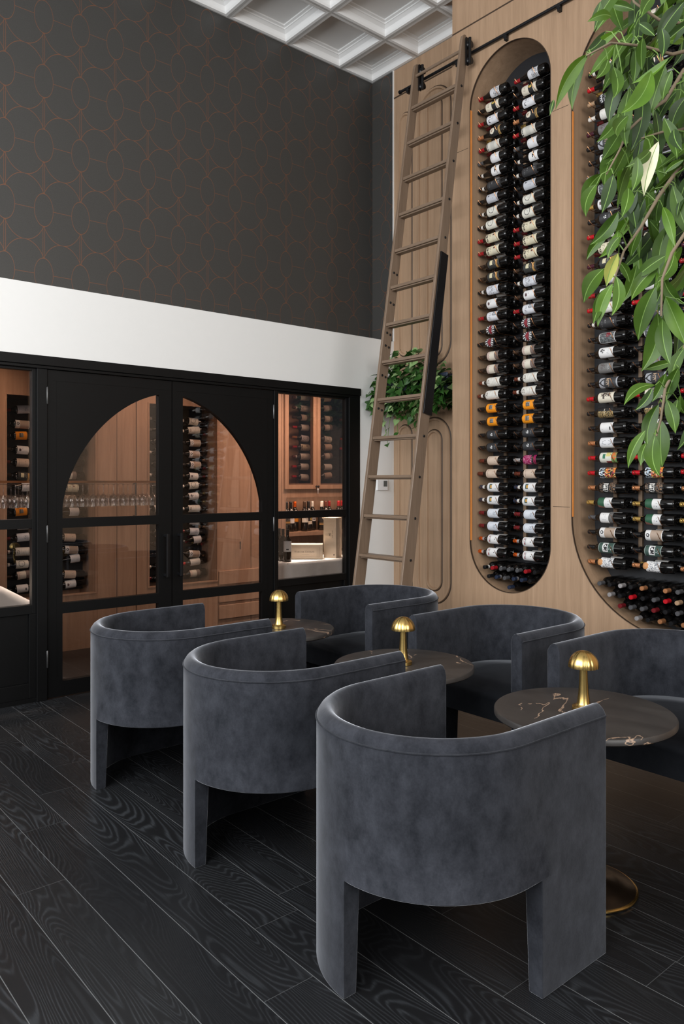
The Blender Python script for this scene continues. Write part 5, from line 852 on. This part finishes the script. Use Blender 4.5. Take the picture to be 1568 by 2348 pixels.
LAYOUT.append(('wide', 'second column', 2.692, [('greenwhite' if i == 3 else k) for i, k in enumerate(ROWS_C)], 'C', range(36)))
LAYOUT.append(('wide', 'third column', 2.356, [('greenwhite' if i == 3 else k) for i, k in enumerate(ROWS_C)], 'C', range(22)))
rng = random.Random(5)
back = MB(); back_mats = [M['bottle'], CAPM['darkred'], pal((0.60, 0.58, 0.55)), CAPM['black'], CAPM['gold']]
pegs = {'narrow': [], 'wide': []}
for niche, colw, ytip, rows, code, rr in LAYOUT:
    for i in rr:
        if code == 'C' and colw == 'first column' and row_z(i) > 4.12 + math.sqrt(max(0, 0.763 ** 2 - (ytip - 2.334) ** 2)) - 0.06: continue
        if niche == 'narrow' and i > 33 and colw == 'left column' and False: continue
        k = rows[i]; z = row_z(i) + rng.uniform(-.002, .002); y = ytip + rng.uniform(-.009, .006)
        bottle(k, (XB + rng.uniform(-.003, .003), y, z), 'bottle with %s, %s niche %s, %s row up' % (LOOKS[k][7], niche, colw, ORD[i]),
               'wine bottles racked in the %s oak niche' % niche, (0, rng.uniform(-0.12, 0.12), 0), CAPX.get((code, i)))
        pegs[niche].append((y - 0.034, z, 0.0165)); pegs[niche].append((y - 0.212, z, 0.038))
        # the second rank right behind
        P = SHAPES[LOOKS[k][0]]; yb = y + rng.uniform(-.012, .004)
        back.lathe(P, 12, 'Y', 0, (XB + 0.098, yb, z))
        ci = 1 if LOOKS[k][1] in ('red', 'crimson', 'darkred') else 4 if LOOKS[k][1] in ('gold', 'copper') else 3
        back.lathe([(0.003, 0.001), (0.0156, -0.001), (0.0152, -0.052)], 10, 'Y', ci, (XB + 0.098, yb, z))
        if LOOKS[k][5][0][0] > 0.4: back.lathe([(0.0376, -0.11), (0.0376, -0.20)], 14, 'Y', 2, (XB + 0.098, yb, z))
bo = back.build('wine_bottles', back_mats, smooth=50); tag(bo, 'second rank of bottles tucked behind the front rows in both niches', 'wine bottles', kind='stuff')
for niche, posts in (('narrow', (3.891, 3.699, 3.557)), ('wide', (2.920, 2.729, 2.590, 2.40, 2.26))):
    r = empty('bottle_rack', (XBK, posts[0], 0.9)); r0 = Vector(r.location)
    tag(r, 'oak posts with copper pegs holding the bottles in the %s niche' % niche, 'bottle rack', 'peg racks in the wine niches')
    ztop = 4.66 if niche == 'narrow' else 4.7
    for y in posts:
        b = MB(); b.box(XBK - 0.022 - r0.x, XBK - r0.x, y - 0.014 - r0.y, y + 0.014 - r0.y, 0.90 - r0.z, ztop - r0.z); b.build('post', M['rackpost'], r)
    lst = sorted(pegs[niche], key=lambda p: p[1]); rest = MB()
    for n_, (y, z, rad) in enumerate(lst):
        m = MB() if n_ < 100 else rest
        zz = z - rad - 0.004
        pts = [(XBK, y - 0.006, zz + 0.004), (XB + 0.05, y - 0.004, zz), (XB, y, zz - 0.0005), (XB - rad * 0.75, y + 0.003, zz + rad * 0.42), (XB - rad - 0.004, y + 0.008, zz + rad * 1.0), (XB - rad - 0.012, y + 0.016, zz + rad * 1.5 + 0.008)]
        m.tube([(p[0] - r0.x, p[1] - r0.y, p[2] - r0.z) for p in pts], 0.0021, 6)
        if n_ < 100: m.build('peg', M['copper'], r, smooth=60)
    if rest.v: tag(rest.build('pegs', M['copper'], r, smooth=60), kind='stuff')

# loose bottles heaped in the rounded feet of the niches
def heap(niche, c, r, zb, caps, layers, grp):
    it = 0; rad = 0.0385
    for L in range(layers):
        z = zb - r + rad + 0.003 + L * 0.0675
        h = math.sqrt(max(0.0, (r - rad - 0.002) ** 2 - (zb - z) ** 2)); n = max(1, int(2 * h / 0.0785) + 1)
        if L % 2 and n > 1: n -= 0
        for j in range(n):
            y = c + (n - 1) * 0.0785 / 2 - j * 0.0785
            if y < 1.95: continue
            cap = caps[it % len(caps)]; it += 1
            bottle(None, (X1 - 0.004 + rng.uniform(0, .012), y, z), 'dark bottle, %s capsule, heap in %s niche, %s layer, %s from left' % (cap if isinstance(cap, str) else cap[0] + ' banded', niche, ORD[L], ['first', 'second', 'third', 'fourth', 'fifth', 'sixth', 'seventh', 'eighth', 'ninth', 'tenth', 'eleventh', 'twelfth', 'thirteenth', 'fourteenth', 'fifteenth'][j]),
                   grp, (0, 0, PI / 2), cap)
heap('narrow', 3.6475, 0.3805, 1.030, ['navy', 'black', ('navy', 'silver'), 'grey', ('navy', 'silver'), 'navy', 'black', ('black', 'white'), 'red', 'grey', 'grey', 'grey', 'red', 'black'], 3, 'loose bottles in the foot of the narrow niche')
heap('wide', 2.334, 0.763, 1.250, ['black', 'silver', 'black', 'copper', 'black', 'copper', 'grey', 'black', 'tan', 'darkred', 'grey', 'grey', 'darkred', 'black', 'grey', 'navy', 'black', 'silver', 'grey', 'silver', 'black', 'crimson', 'black', 'grey', 'crimson', 'tan', 'black', 'gold', 'black', 'crimson', 'grey'], 5, 'loose bottles in the foot of the wide niche')
# ------------------------------------------------------------------ inside the cellar
rngc = random.Random(9)
POOL = ['chateau', 'plain', 'duo', 'beige', 'face', 'wide', 'dot', 'mark', 'ring', 'vee', 'spot', 'slate', 'cream', 'blank', 'tower']
def cab_bottles(words, tips, z0, n, grp, yb=6.905, pool=POOL, special={}, pitch=0.111):
    for ci, x in enumerate(tips):
        for i in range(n):
            k = pool[rngc.randrange(len(pool))]; k = special.get((ci, i), k)
            colw = '' if len(tips) == 1 else (' left column', ' right column')[ci]
            bottle(k, (x + rngc.uniform(-.01, .01), yb, z0 + pitch * i), 'bottle lying in %s,%s, %s row up' % (words, colw, ORD[i]), grp, (rngc.uniform(-.1, .1), 0, PI / 2))
cab_bottles('left cellar cabinet', (2.02, 2.44), 0.56, 15, 'bottles in the left cellar cabinet', special={(0, 6): 'orange', (0, 12): 'orange', (1, 10): 'orange'})
cab_bottles('middle cellar cabinet', (3.335, 3.70), 0.56, 15, 'bottles in the middle cellar cabinet', special={(0, 2): 'orange', (0, 3): 'orange'})
cab_bottles('locked cabinet, left glass door', (5.105,), 1.555, 9, 'bottles behind the locked glass doors', pool=['blank', 'spot', 'tower', 'duo', 'wide'])
cab_bottles('locked cabinet, right glass door', (5.44, 5.80), 1.555, 9, 'bottles behind the locked glass doors', pool=['duo', 'beige', 'slate', 'blank', 'ring'])
caps = ['black', 'black', 'orange', 'umber', 'black', 'white', 'white', 'brown', 'red', 'red', 'crimson', 'red', 'black', 'red', 'black']
lk = ['slate', 'face', 'orange', 'ring', 'monogram', 'mark', 'seal', 'framed', 'ebony', 'crest', 'ebony', 'blank', 'slate', 'beige', 'duo']
for i in range(12):
    k = lk[i % len(lk)]
    bottle(k, (4.99 + i * 0.083, 6.86 + (i % 3) * 0.035, 0.941 + BL * 1.14), '%s capped bottle standing %s from left on upper cellar shelf' % (caps[i], ('first' if i == 0 else ORD[i])), 'bottles standing on the cellar shelf', (PI / 2, 0, PI / 2), caps[i], 1.14)
for i in range(6):
    bottle('slate' if i % 2 else 'ring', (5.30 + i * 0.12, 6.88, 0.481 + BL * 1.1), 'dark bottle standing %s from left on lower cellar shelf' % ('first' if i == 0 else ORD[i]), 'bottles standing on the low cellar shelf', (PI / 2, 0, PI / 2), 'black', 1.1)
# linen covered tables behind the glass
def cloth_table(name, x0, x1, y0, y1, zt, drop, label, flare=0.03, seed=1, fr=None):
    tb = empty(name, ((x0 + x1) / 2, (y0 + y1) / 2, 0)); tag(tb, 'table hidden under white linen, ' + label, 'table', 'linen covered cellar tables')
    cx, cy = tb.location.x, tb.location.y
    b = MB(); b.box(x0 - cx + .01, x1 - cx - .01, y0 - cy + .01, y1 - cy - .01, zt - 0.03, zt - 0.002); b.build('tabletop', M['pine'], tb)
    for sx in (x0 + .05, x1 - .05):
        for sy in (y0 + .05, y1 - .05): b = MB(); b.box(sx - cx - .02, sx - cx + .02, sy - cy - .02, sy - cy + .02, 0, zt - 0.03); b.build('leg', M['pine'], tb)
    r = 0.05; ring_ = []
    def arc(px, py, a0):
        for k in range(7): q = a0 + PI / 2 * k / 6; ring_.append((px + r * math.cos(q), py + r * math.sin(q), math.cos(q), math.sin(q)))
    n_ = 26
    def seg(p, q):
        for k in range(1, n_): f = k / n_; ring_.append((p[0] + (q[0] - p[0]) * f, p[1] + (q[1] - p[1]) * f, p[2], p[3]))
    cs = [(x1 - r, y0 + r, -PI / 2), (x1 - r, y1 - r, 0), (x0 + r, y1 - r, PI / 2), (x0 + r, y0 + r, PI)]
    for i, (px, py, a) in enumerate(cs):
        arc(px, py, a); nx = cs[(i + 1) % 4]; a2 = nx[2]; last = ring_[-1]
        seg(last, (nx[0] + r * math.cos(a2), nx[1] + r * math.sin(a2)))
    N = len(ring_); rows = [(0.0, 0.0, 0.002), (0.0, 0.003, -0.004), (0.0, 0.008, -0.02)] + [(k / 10, 0.010 + flare * k / 10, -0.02 - (drop - 0.02) * k / 10) for k in range(1, 11)]
    vs = []
    for f, e, dz in rows:
        for i, (px, py, nx, ny) in enumerate(ring_):
            wv = 0.014 * f * math.sin(i * 0.55 + seed + 2.2 * math.sin(i * 0.17)) + 0.010 * f * math.sin(i * 1.27 + seed * 3)
            ef = e + ((fr or flare) - flare) * f * max(0.0, nx) ** 2 * (1.0 if ny <= 0 else 0.4) if f else e
            vs.append((px + nx * (ef + wv), py + ny * (min(ef, 0.03) + wv * 0.6), zt + dz))
    b = MB(); fs = [(i * N + k, i * N + (k + 1) % N, (i + 1) * N + (k + 1) % N, (i + 1) * N + k) for i in range(len(rows) - 1) for k in range(N)]
    b.add(vs, fs + [tuple(range(N))]); o = b.build('tablecloth', M['linen'], smooth=60); tag(o, 'white linen cloth draped over table, ' + label, 'tablecloth', 'white linen cloths in the cellar')
    return tb
cloth_table('cellar_table', 3.95, 4.80, 5.42, 5.83, 0.785, 0.36, 'behind the right fixed window', 0.012, 1.0)
cloth_table('cellar_table', 0.55, 1.57, 5.44, 6.08, 0.815, 0.24, 'behind the left fixed window', 0.012, 2.0, 0.34)
# wooden wine crates
def crate(name, loc, rz, sx, sy, sz, label):
    r = empty(name, loc, rz); tag(r, label, 'wine crate', 'wooden wine crates on the linen table'); t = 0.010
    b = MB(); b.box(-sx / 2, sx / 2, -sy / 2, sy / 2, 0, sz); b.build('body', M['pine'], r, bevel=0.002)
    return r
GLY = {'H': [(0, 0, .18, 1), (.62, 0, .8, 1), (.1, .45, .7, .55), (-.06, 0, .24, .07), (.56, 0, .86, .07), (-.06, .93, .24, 1), (.56, .93, .86, 1)],
       'A': ['/', '\\', (.2, .3, .62, .38), (-.08, 0, .18, .07), (.6, 0, .98, .07)],
       'R': [(.05, 0, .23, 1), (.05, .93, .55, 1), (.05, .48, .55, .55), (.5, .52, .68, .96), 'r', (-.05, 0, .33, .07), (.6, 0, .9, .07)],
       'L': [(.05, 0, .23, 1), (.05, 0, .68, .08), (.6, 0, .68, .25), (-.05, .93, .33, 1)],
       'N': [(.03, 0, .11, 1), (.68, 0, .76, 1), 'n', (-.06, 0, .22, .07), (.55, .93, .88, 1)],
       'E': [(.05, 0, .23, 1), (.05, .92, .66, 1), (.05, .46, .5, .54), (.05, 0, .68, .08), (.6, .78, .66, 1), (.62, 0, .68, .24)],
       'S': [(.05, .92, .62, 1), (.05, .5, .2, 1), (.05, .46, .62, .56), (.48, 0, .62, .56), (.05, 0, .62, .08), (.05, 0, .12, .24), (.55, .76, .62, 1)],
       'T': [(.32, 0, .5, 1), (0, .92, .82, 1), (0, .74, .07, 1), (.75, .74, .82, 1), (.2, 0, .62, .07)]}
def lettering(b, text, x, z, hcap, hsmall, y, gap=0.16):
    for w_ in text.split(' '):
        for i, ch in enumerate(w_):
            h = hcap if i == 0 else hsmall; wd = h * 0.95
            for g in GLY[ch]:
                def P(a, c): return (x + a * wd, z + c * h)
                if isinstance(g, tuple): q = [P(g[0], g[1]), P(g[2], g[1]), P(g[2], g[3]), P(g[0], g[3])]
                elif g == '/': q = [P(0, 0), P(.08, 0), P(.47, 1), P(.38, 1)]
                elif g == '\\': q = [P(.66, 0), P(.88, 0), P(.50, 1), P(.38, 1)]
                elif g == 'r': q = [P(.60, 0), P(.82, 0), P(.45, .52), P(.28, .52)]
                else: q = [P(.52, 0), P(.74, 0), P(.28, 1), P(.05, 1)]
                b.add([(q[0][0], y, q[0][1]), (q[1][0], y, q[1][1]), (q[2][0], y, q[2][1]), (q[3][0], y, q[3][1])], [(0, 1, 2, 3)])
            x += wd * (1.0 + gap) * (0.92 if ch in 'LES' else 1.05)
        x += hcap * 0.7
    return x
hb = crate('wine_crate', (4.321, 5.644, 0.787), -YAW, 0.323, 0.17, 0.135, 'long pine wine crate with black printed name, lying on white cloth')
b = MB(); y = -0.0856
end = lettering(b, 'HARLAN ESTATE', 0, 0.0, 0.0155, 0.0125, y); b.v = [(v[0] - end / 2 + 0.004, v[1], v[2] + 0.062) for v in b.v]; b.build('lettering', M['ink'], hb, fix=False)
b = MB()
for x0, x1, z0, z1 in ((-.137, .137, .022, .0235), (-.137, .137, .112, .1135), (-.137, -.1355, .022, .1135), (.1355, .137, .022, .1135), (-.03, .04, .045, .0465)): b.add([(x0, y, z0), (x1, y, z0), (x1, y, z1), (x0, y, z1)], [(0, 1, 2, 3)])
b.build('printed_border', M['ink'], hb, fix=False)
ub = crate('wine_crate', (4.580, 5.560, 0.787), -YAW - 0.42, 0.130, 0.130, 0.375, 'upright pine wine crate with small sprig emblem, standing on white cloth')
b = MB(); y = -0.0656
for a in (-0.35, 0.0, 0.35):
    p = [(0, 0.205), (math.sin(a) * 0.030, 0.205 + math.cos(a) * 0.030)]; wv = 0.0016
    b.add([(p[0][0] - wv, y, p[0][1]), (p[0][0] + wv, y, p[0][1]), (p[1][0] + wv, y, p[1][1]), (p[1][0] - wv, y, p[1][1])], [(0, 1, 2, 3)])
for k in range(7):
    if k != 3: b.add([(0.026, y, 0.188 + k * 0.010), (0.030, y, 0.188 + k * 0.010), (0.030, y, 0.195 + k * 0.010), (0.026, y, 0.195 + k * 0.010)], [(0, 1, 2, 3)])
b.add([(0.038, y, 0.022), (0.050, y, 0.026), (0.048, y, 0.040), (0.036, y, 0.036)], [(0, 1, 2, 3)])
b.build('emblem', M['ink'], ub, fix=False)
for i, (x, y) in enumerate(((4.025, 5.52), (4.035, 5.60), (4.05, 5.68), (4.065, 5.76))):
    bottle('mark' if i == 0 else 'ebony', (x, y, 0.787 + BL * 0.98), 'dark bottle standing beside the pine crate, %s in its line' % (('front one with white label', 'second', 'third', 'rearmost')[i]), 'bottles lined up on the linen table', (PI / 2, 0, PI / 2 - 0.5), 'black', 0.98)
# hanging stemware added behind the left door to imitate the bar's reflection
rk = empty('reflection_stemware_rack', (2.5, 6.2, 1.49)); tag(rk, 'copper edged rack of hanging glasses imitating the bar reflected in the left door', 'rack')
b = MB(); b.box(-0.75, 0.60, -0.10, 0.24, 0.0, 0.014); b.build('shelf', M['cellar'], rk)
b = MB(); b.box(-0.75, 0.60, -0.104, -0.099, -0.002, 0.016); b.build('edge_strip', M['copper'], rk)
gm = MB(); gm.lathe([(0.034, -0.006), (0.034, -0.008), (0.006, -0.014), (0.0035, -0.03), (0.0035, -0.085), (0.012, -0.095), (0.031, -0.120), (0.036, -0.145), (0.033, -0.175), (0.029, -0.195), (0.0275, -0.195), (0.034, -0.146), (0.028, -0.118), (0.003, -0.097)], 16)
gme = gm.mesh('reflection_wine_glass', M['crystal'], 50); gi = 0
for j in range(3):
    for i in range(15):
        o = link('reflection_wine_glass', gme); o.location = (1.80 + i * 0.088, 6.14 + j * 0.105, 1.488)
        tag(o, 'clear wine glass in %s row, %s from left, imitating reflection in left door' % (('front', 'middle', 'rear')[j], 'first' if i == 0 else ORD[i]), 'wine glass', 'hanging wine glasses imitating a reflected bar')

# ------------------------------------------------------------------ plants
def leaf(b, base, tip, side, wd, mi=0, ribmi=5, fold=0.22, droop=0.10, n=9, heart=False, rib=True, bend=0.0):
    base, tip, side = Vector(base), Vector(tip), Vector(side); ax = tip - base; L = ax.length; ax.normalize()
    side = (side - ax * side.dot(ax)).normalized(); nrm = side.cross(ax)
    vs = []; W = []
    for i in range(n + 1):
        t = i / n
        if heart: wv = (math.sin(PI * min(1, (t + 0.10) * 0.98) ** 0.62)) * (1 - t * 0.25)
        else: wv = (math.sin(PI * t ** 0.86) ** 0.95) if 0 < t < 1 else 0.0
        if t > 0.78 and not heart: wv *= 1 - 0.42 * (t - 0.78) / 0.22 * (1.6 - t)
        wv = max(wv, 0.0); c = base + ax * (L * t) + nrm * (droop * L * (0.30 - 1.2 * (t - 0.5) ** 2)) + side * (bend * L * (0.25 - (t - 0.5) ** 2))
        h = wd / 2 * wv; r = min(h, 0.0009)
        for s_ in (-1, -0.5): vs.append(c + side * (h * s_) + nrm * (fold * h * abs(s_)))
        vs.append(c - side * r); vs.append(c + side * r)
        for s_ in (0.5, 1): vs.append(c + side * (h * s_) + nrm * (fold * h * abs(s_)))
    for k in range(5):
        fs = [(i * 6 + k, i * 6 + k + 1, (i + 1) * 6 + k + 1, (i + 1) * 6 + k) for i in range(n)]
        if k == 0: o = len(b.v); b.v += [tuple(v) for v in vs]
        for f_ in fs: b.f.append(tuple(q + o for q in f_)); b.m.append(ribmi if (k == 2 and rib) else mi)
tree = empty('ficus_tree', (2.513, 0.953, 0)); tag(tree, 'long leaved ficus tree hanging over the wide niche at right edge', 'tree')
T0 = Vector(tree.location)
LM_ = [M['leaf0'], M['leaf1'], M['leaf2'], M['leaf3'], M['leaf4'], M['rib']]
fo = MB(); pale = MB(); stems = MB()
bp = [Vector(p) for br in BRANCHES for p in br]
dense = []
for br in BRANCHES:
    for p, q in zip(br, br[1:]):
        for k in range(6): dense.append(Vector(p).lerp(Vector(q), k / 6))
for L in LEAVES:
    B_, T_, S_, wd, k = L[0:3], L[3:6], L[6:9], L[9], int(L[10])
    tgt = pale if k == 4 else fo
    sg = math.sin(B_[0] * 91 + B_[2] * 57)
    leaf(tgt, B_, T_, S_, wd, k, 5, fold=0.5 if k == 4 else 0.28 + 0.2 * sg, droop=0.2 if k == 4 else -0.30 * sg, n=12, bend=0.2 if k == 4 else 0.42 * math.sin(B_[1] * 71 + B_[2] * 33))
    bv = Vector(B_); near = min(dense, key=lambda p: (p - bv).length)
    if (near - bv).length < 0.11: fo.tube([near, near.lerp(bv, 0.6) + Vector((0, 0, 0.012)), bv], [0.0020, 0.0014, 0.0010], 5, 5)
def offT(b): b.v = [(v[0] - T0.x, v[1] - T0.y, v[2]) for v in b.v]; return b
offT(fo).build('foliage', LM_, tree, smooth=60, fix=False)
tag(offT(pale).build('withered_leaf', LM_, tree, smooth=60, fix=False), 'pale curled withered leaf')
for br in BRANCHES:
    n = len(br); b = MB(); b.tube(br, [0.0058 * (1 - k / n) + 0.0014 for k in range(n)], 8); offT(b).build('branch', M['bark'], tree, smooth=60)
b = MB(); b.tube([(2.513, 0.953, 0.32), (2.53, 0.95, 1.2)] + list(TRUNK), [0.034, 0.030, 0.024, 0.022, 0.020, 0.017, 0.014, 0.006], 12); offT(b).build('trunk', M['bark'], tree, smooth=60)
b = MB(); b.lathe([(0.13, 0.0), (0.15, 0.01), (0.19, 0.36), (0.195, 0.38), (0.175, 0.38), (0.172, 0.34), (0.01, 0.335)], 40); b.build('pot', M['blackm'], tree, smooth=40)
# trailing pothos in a wall planter
po = empty('pothos_plant', (5.05, 4.84, 2.27)); tag(po, 'trailing green pothos in a wall planter behind the ladder', 'plant')
P0 = Vector(po.location)
b = MB(); b.box(-0.12, 0.085, -0.40, 0.40, 0.0, 0.16); b.box(-0.13, -0.115, -0.41, 0.41, 0.14, 0.17); b.build('planter', M['terracotta'], po, bevel=0.006)
rp = random.Random(21); lf = MB(); vn = MB()
def pl(p, size, hang):
    ang = rp.uniform(0, 2 * PI); d = Vector((-abs(math.cos(ang)) * 0.7 - 0.15, math.sin(ang) * 0.8, -hang + rp.uniform(-.5, .5))).normalized()
    side = d.cross(Vector((rp.uniform(-1, 0.2), rp.uniform(-.6, .6), rp.uniform(.2, 1)))).normalized()
    leaf(lf, p, p + d * size, side, size * rp.uniform(.66, .84), 1 if rp.random() < 0.24 else 0, 2, fold=0.22, droop=0.25, n=8, heart=True, rib=False)
for i in range(620):
    y = rp.uniform(-0.50, 0.42); hgt = 0.40 * math.exp(-(y / 0.36) ** 2) + 0.10
    z = rp.uniform(-0.20 + 0.25 * abs(y), hgt - 0.06); x = rp.uniform(-0.30, 0.03)
    pl(Vector((x, y, z)), rp.uniform(0.065, 0.115), 0.55)
for k in range(17):
    y0 = rp.uniform(-0.42, 0.46); pts = []; L = rp.uniform(0.15, 0.55)
    for j in range(9):
        t = j / 8; pts.append(Vector((-0.15 - 0.06 * math.sin(t * 2.5), y0 + 0.10 * math.sin(t * 3 + k), 0.16 + 0.06 * math.sin(t * PI) * (1 - t) - L * t * t * 1.1)))
    vn.tube(pts, 0.0024, 5)
    for j in range(2, 9):
        if rp.random() < 0.8: pl(pts[j], rp.uniform(0.055, 0.095), 0.9)
lf.build('leaves', [M['pothos0'], M['pothos1'], M['rib']], po, smooth=60, fix=False)
vn.build('vines', M['rib'], po, smooth=60)
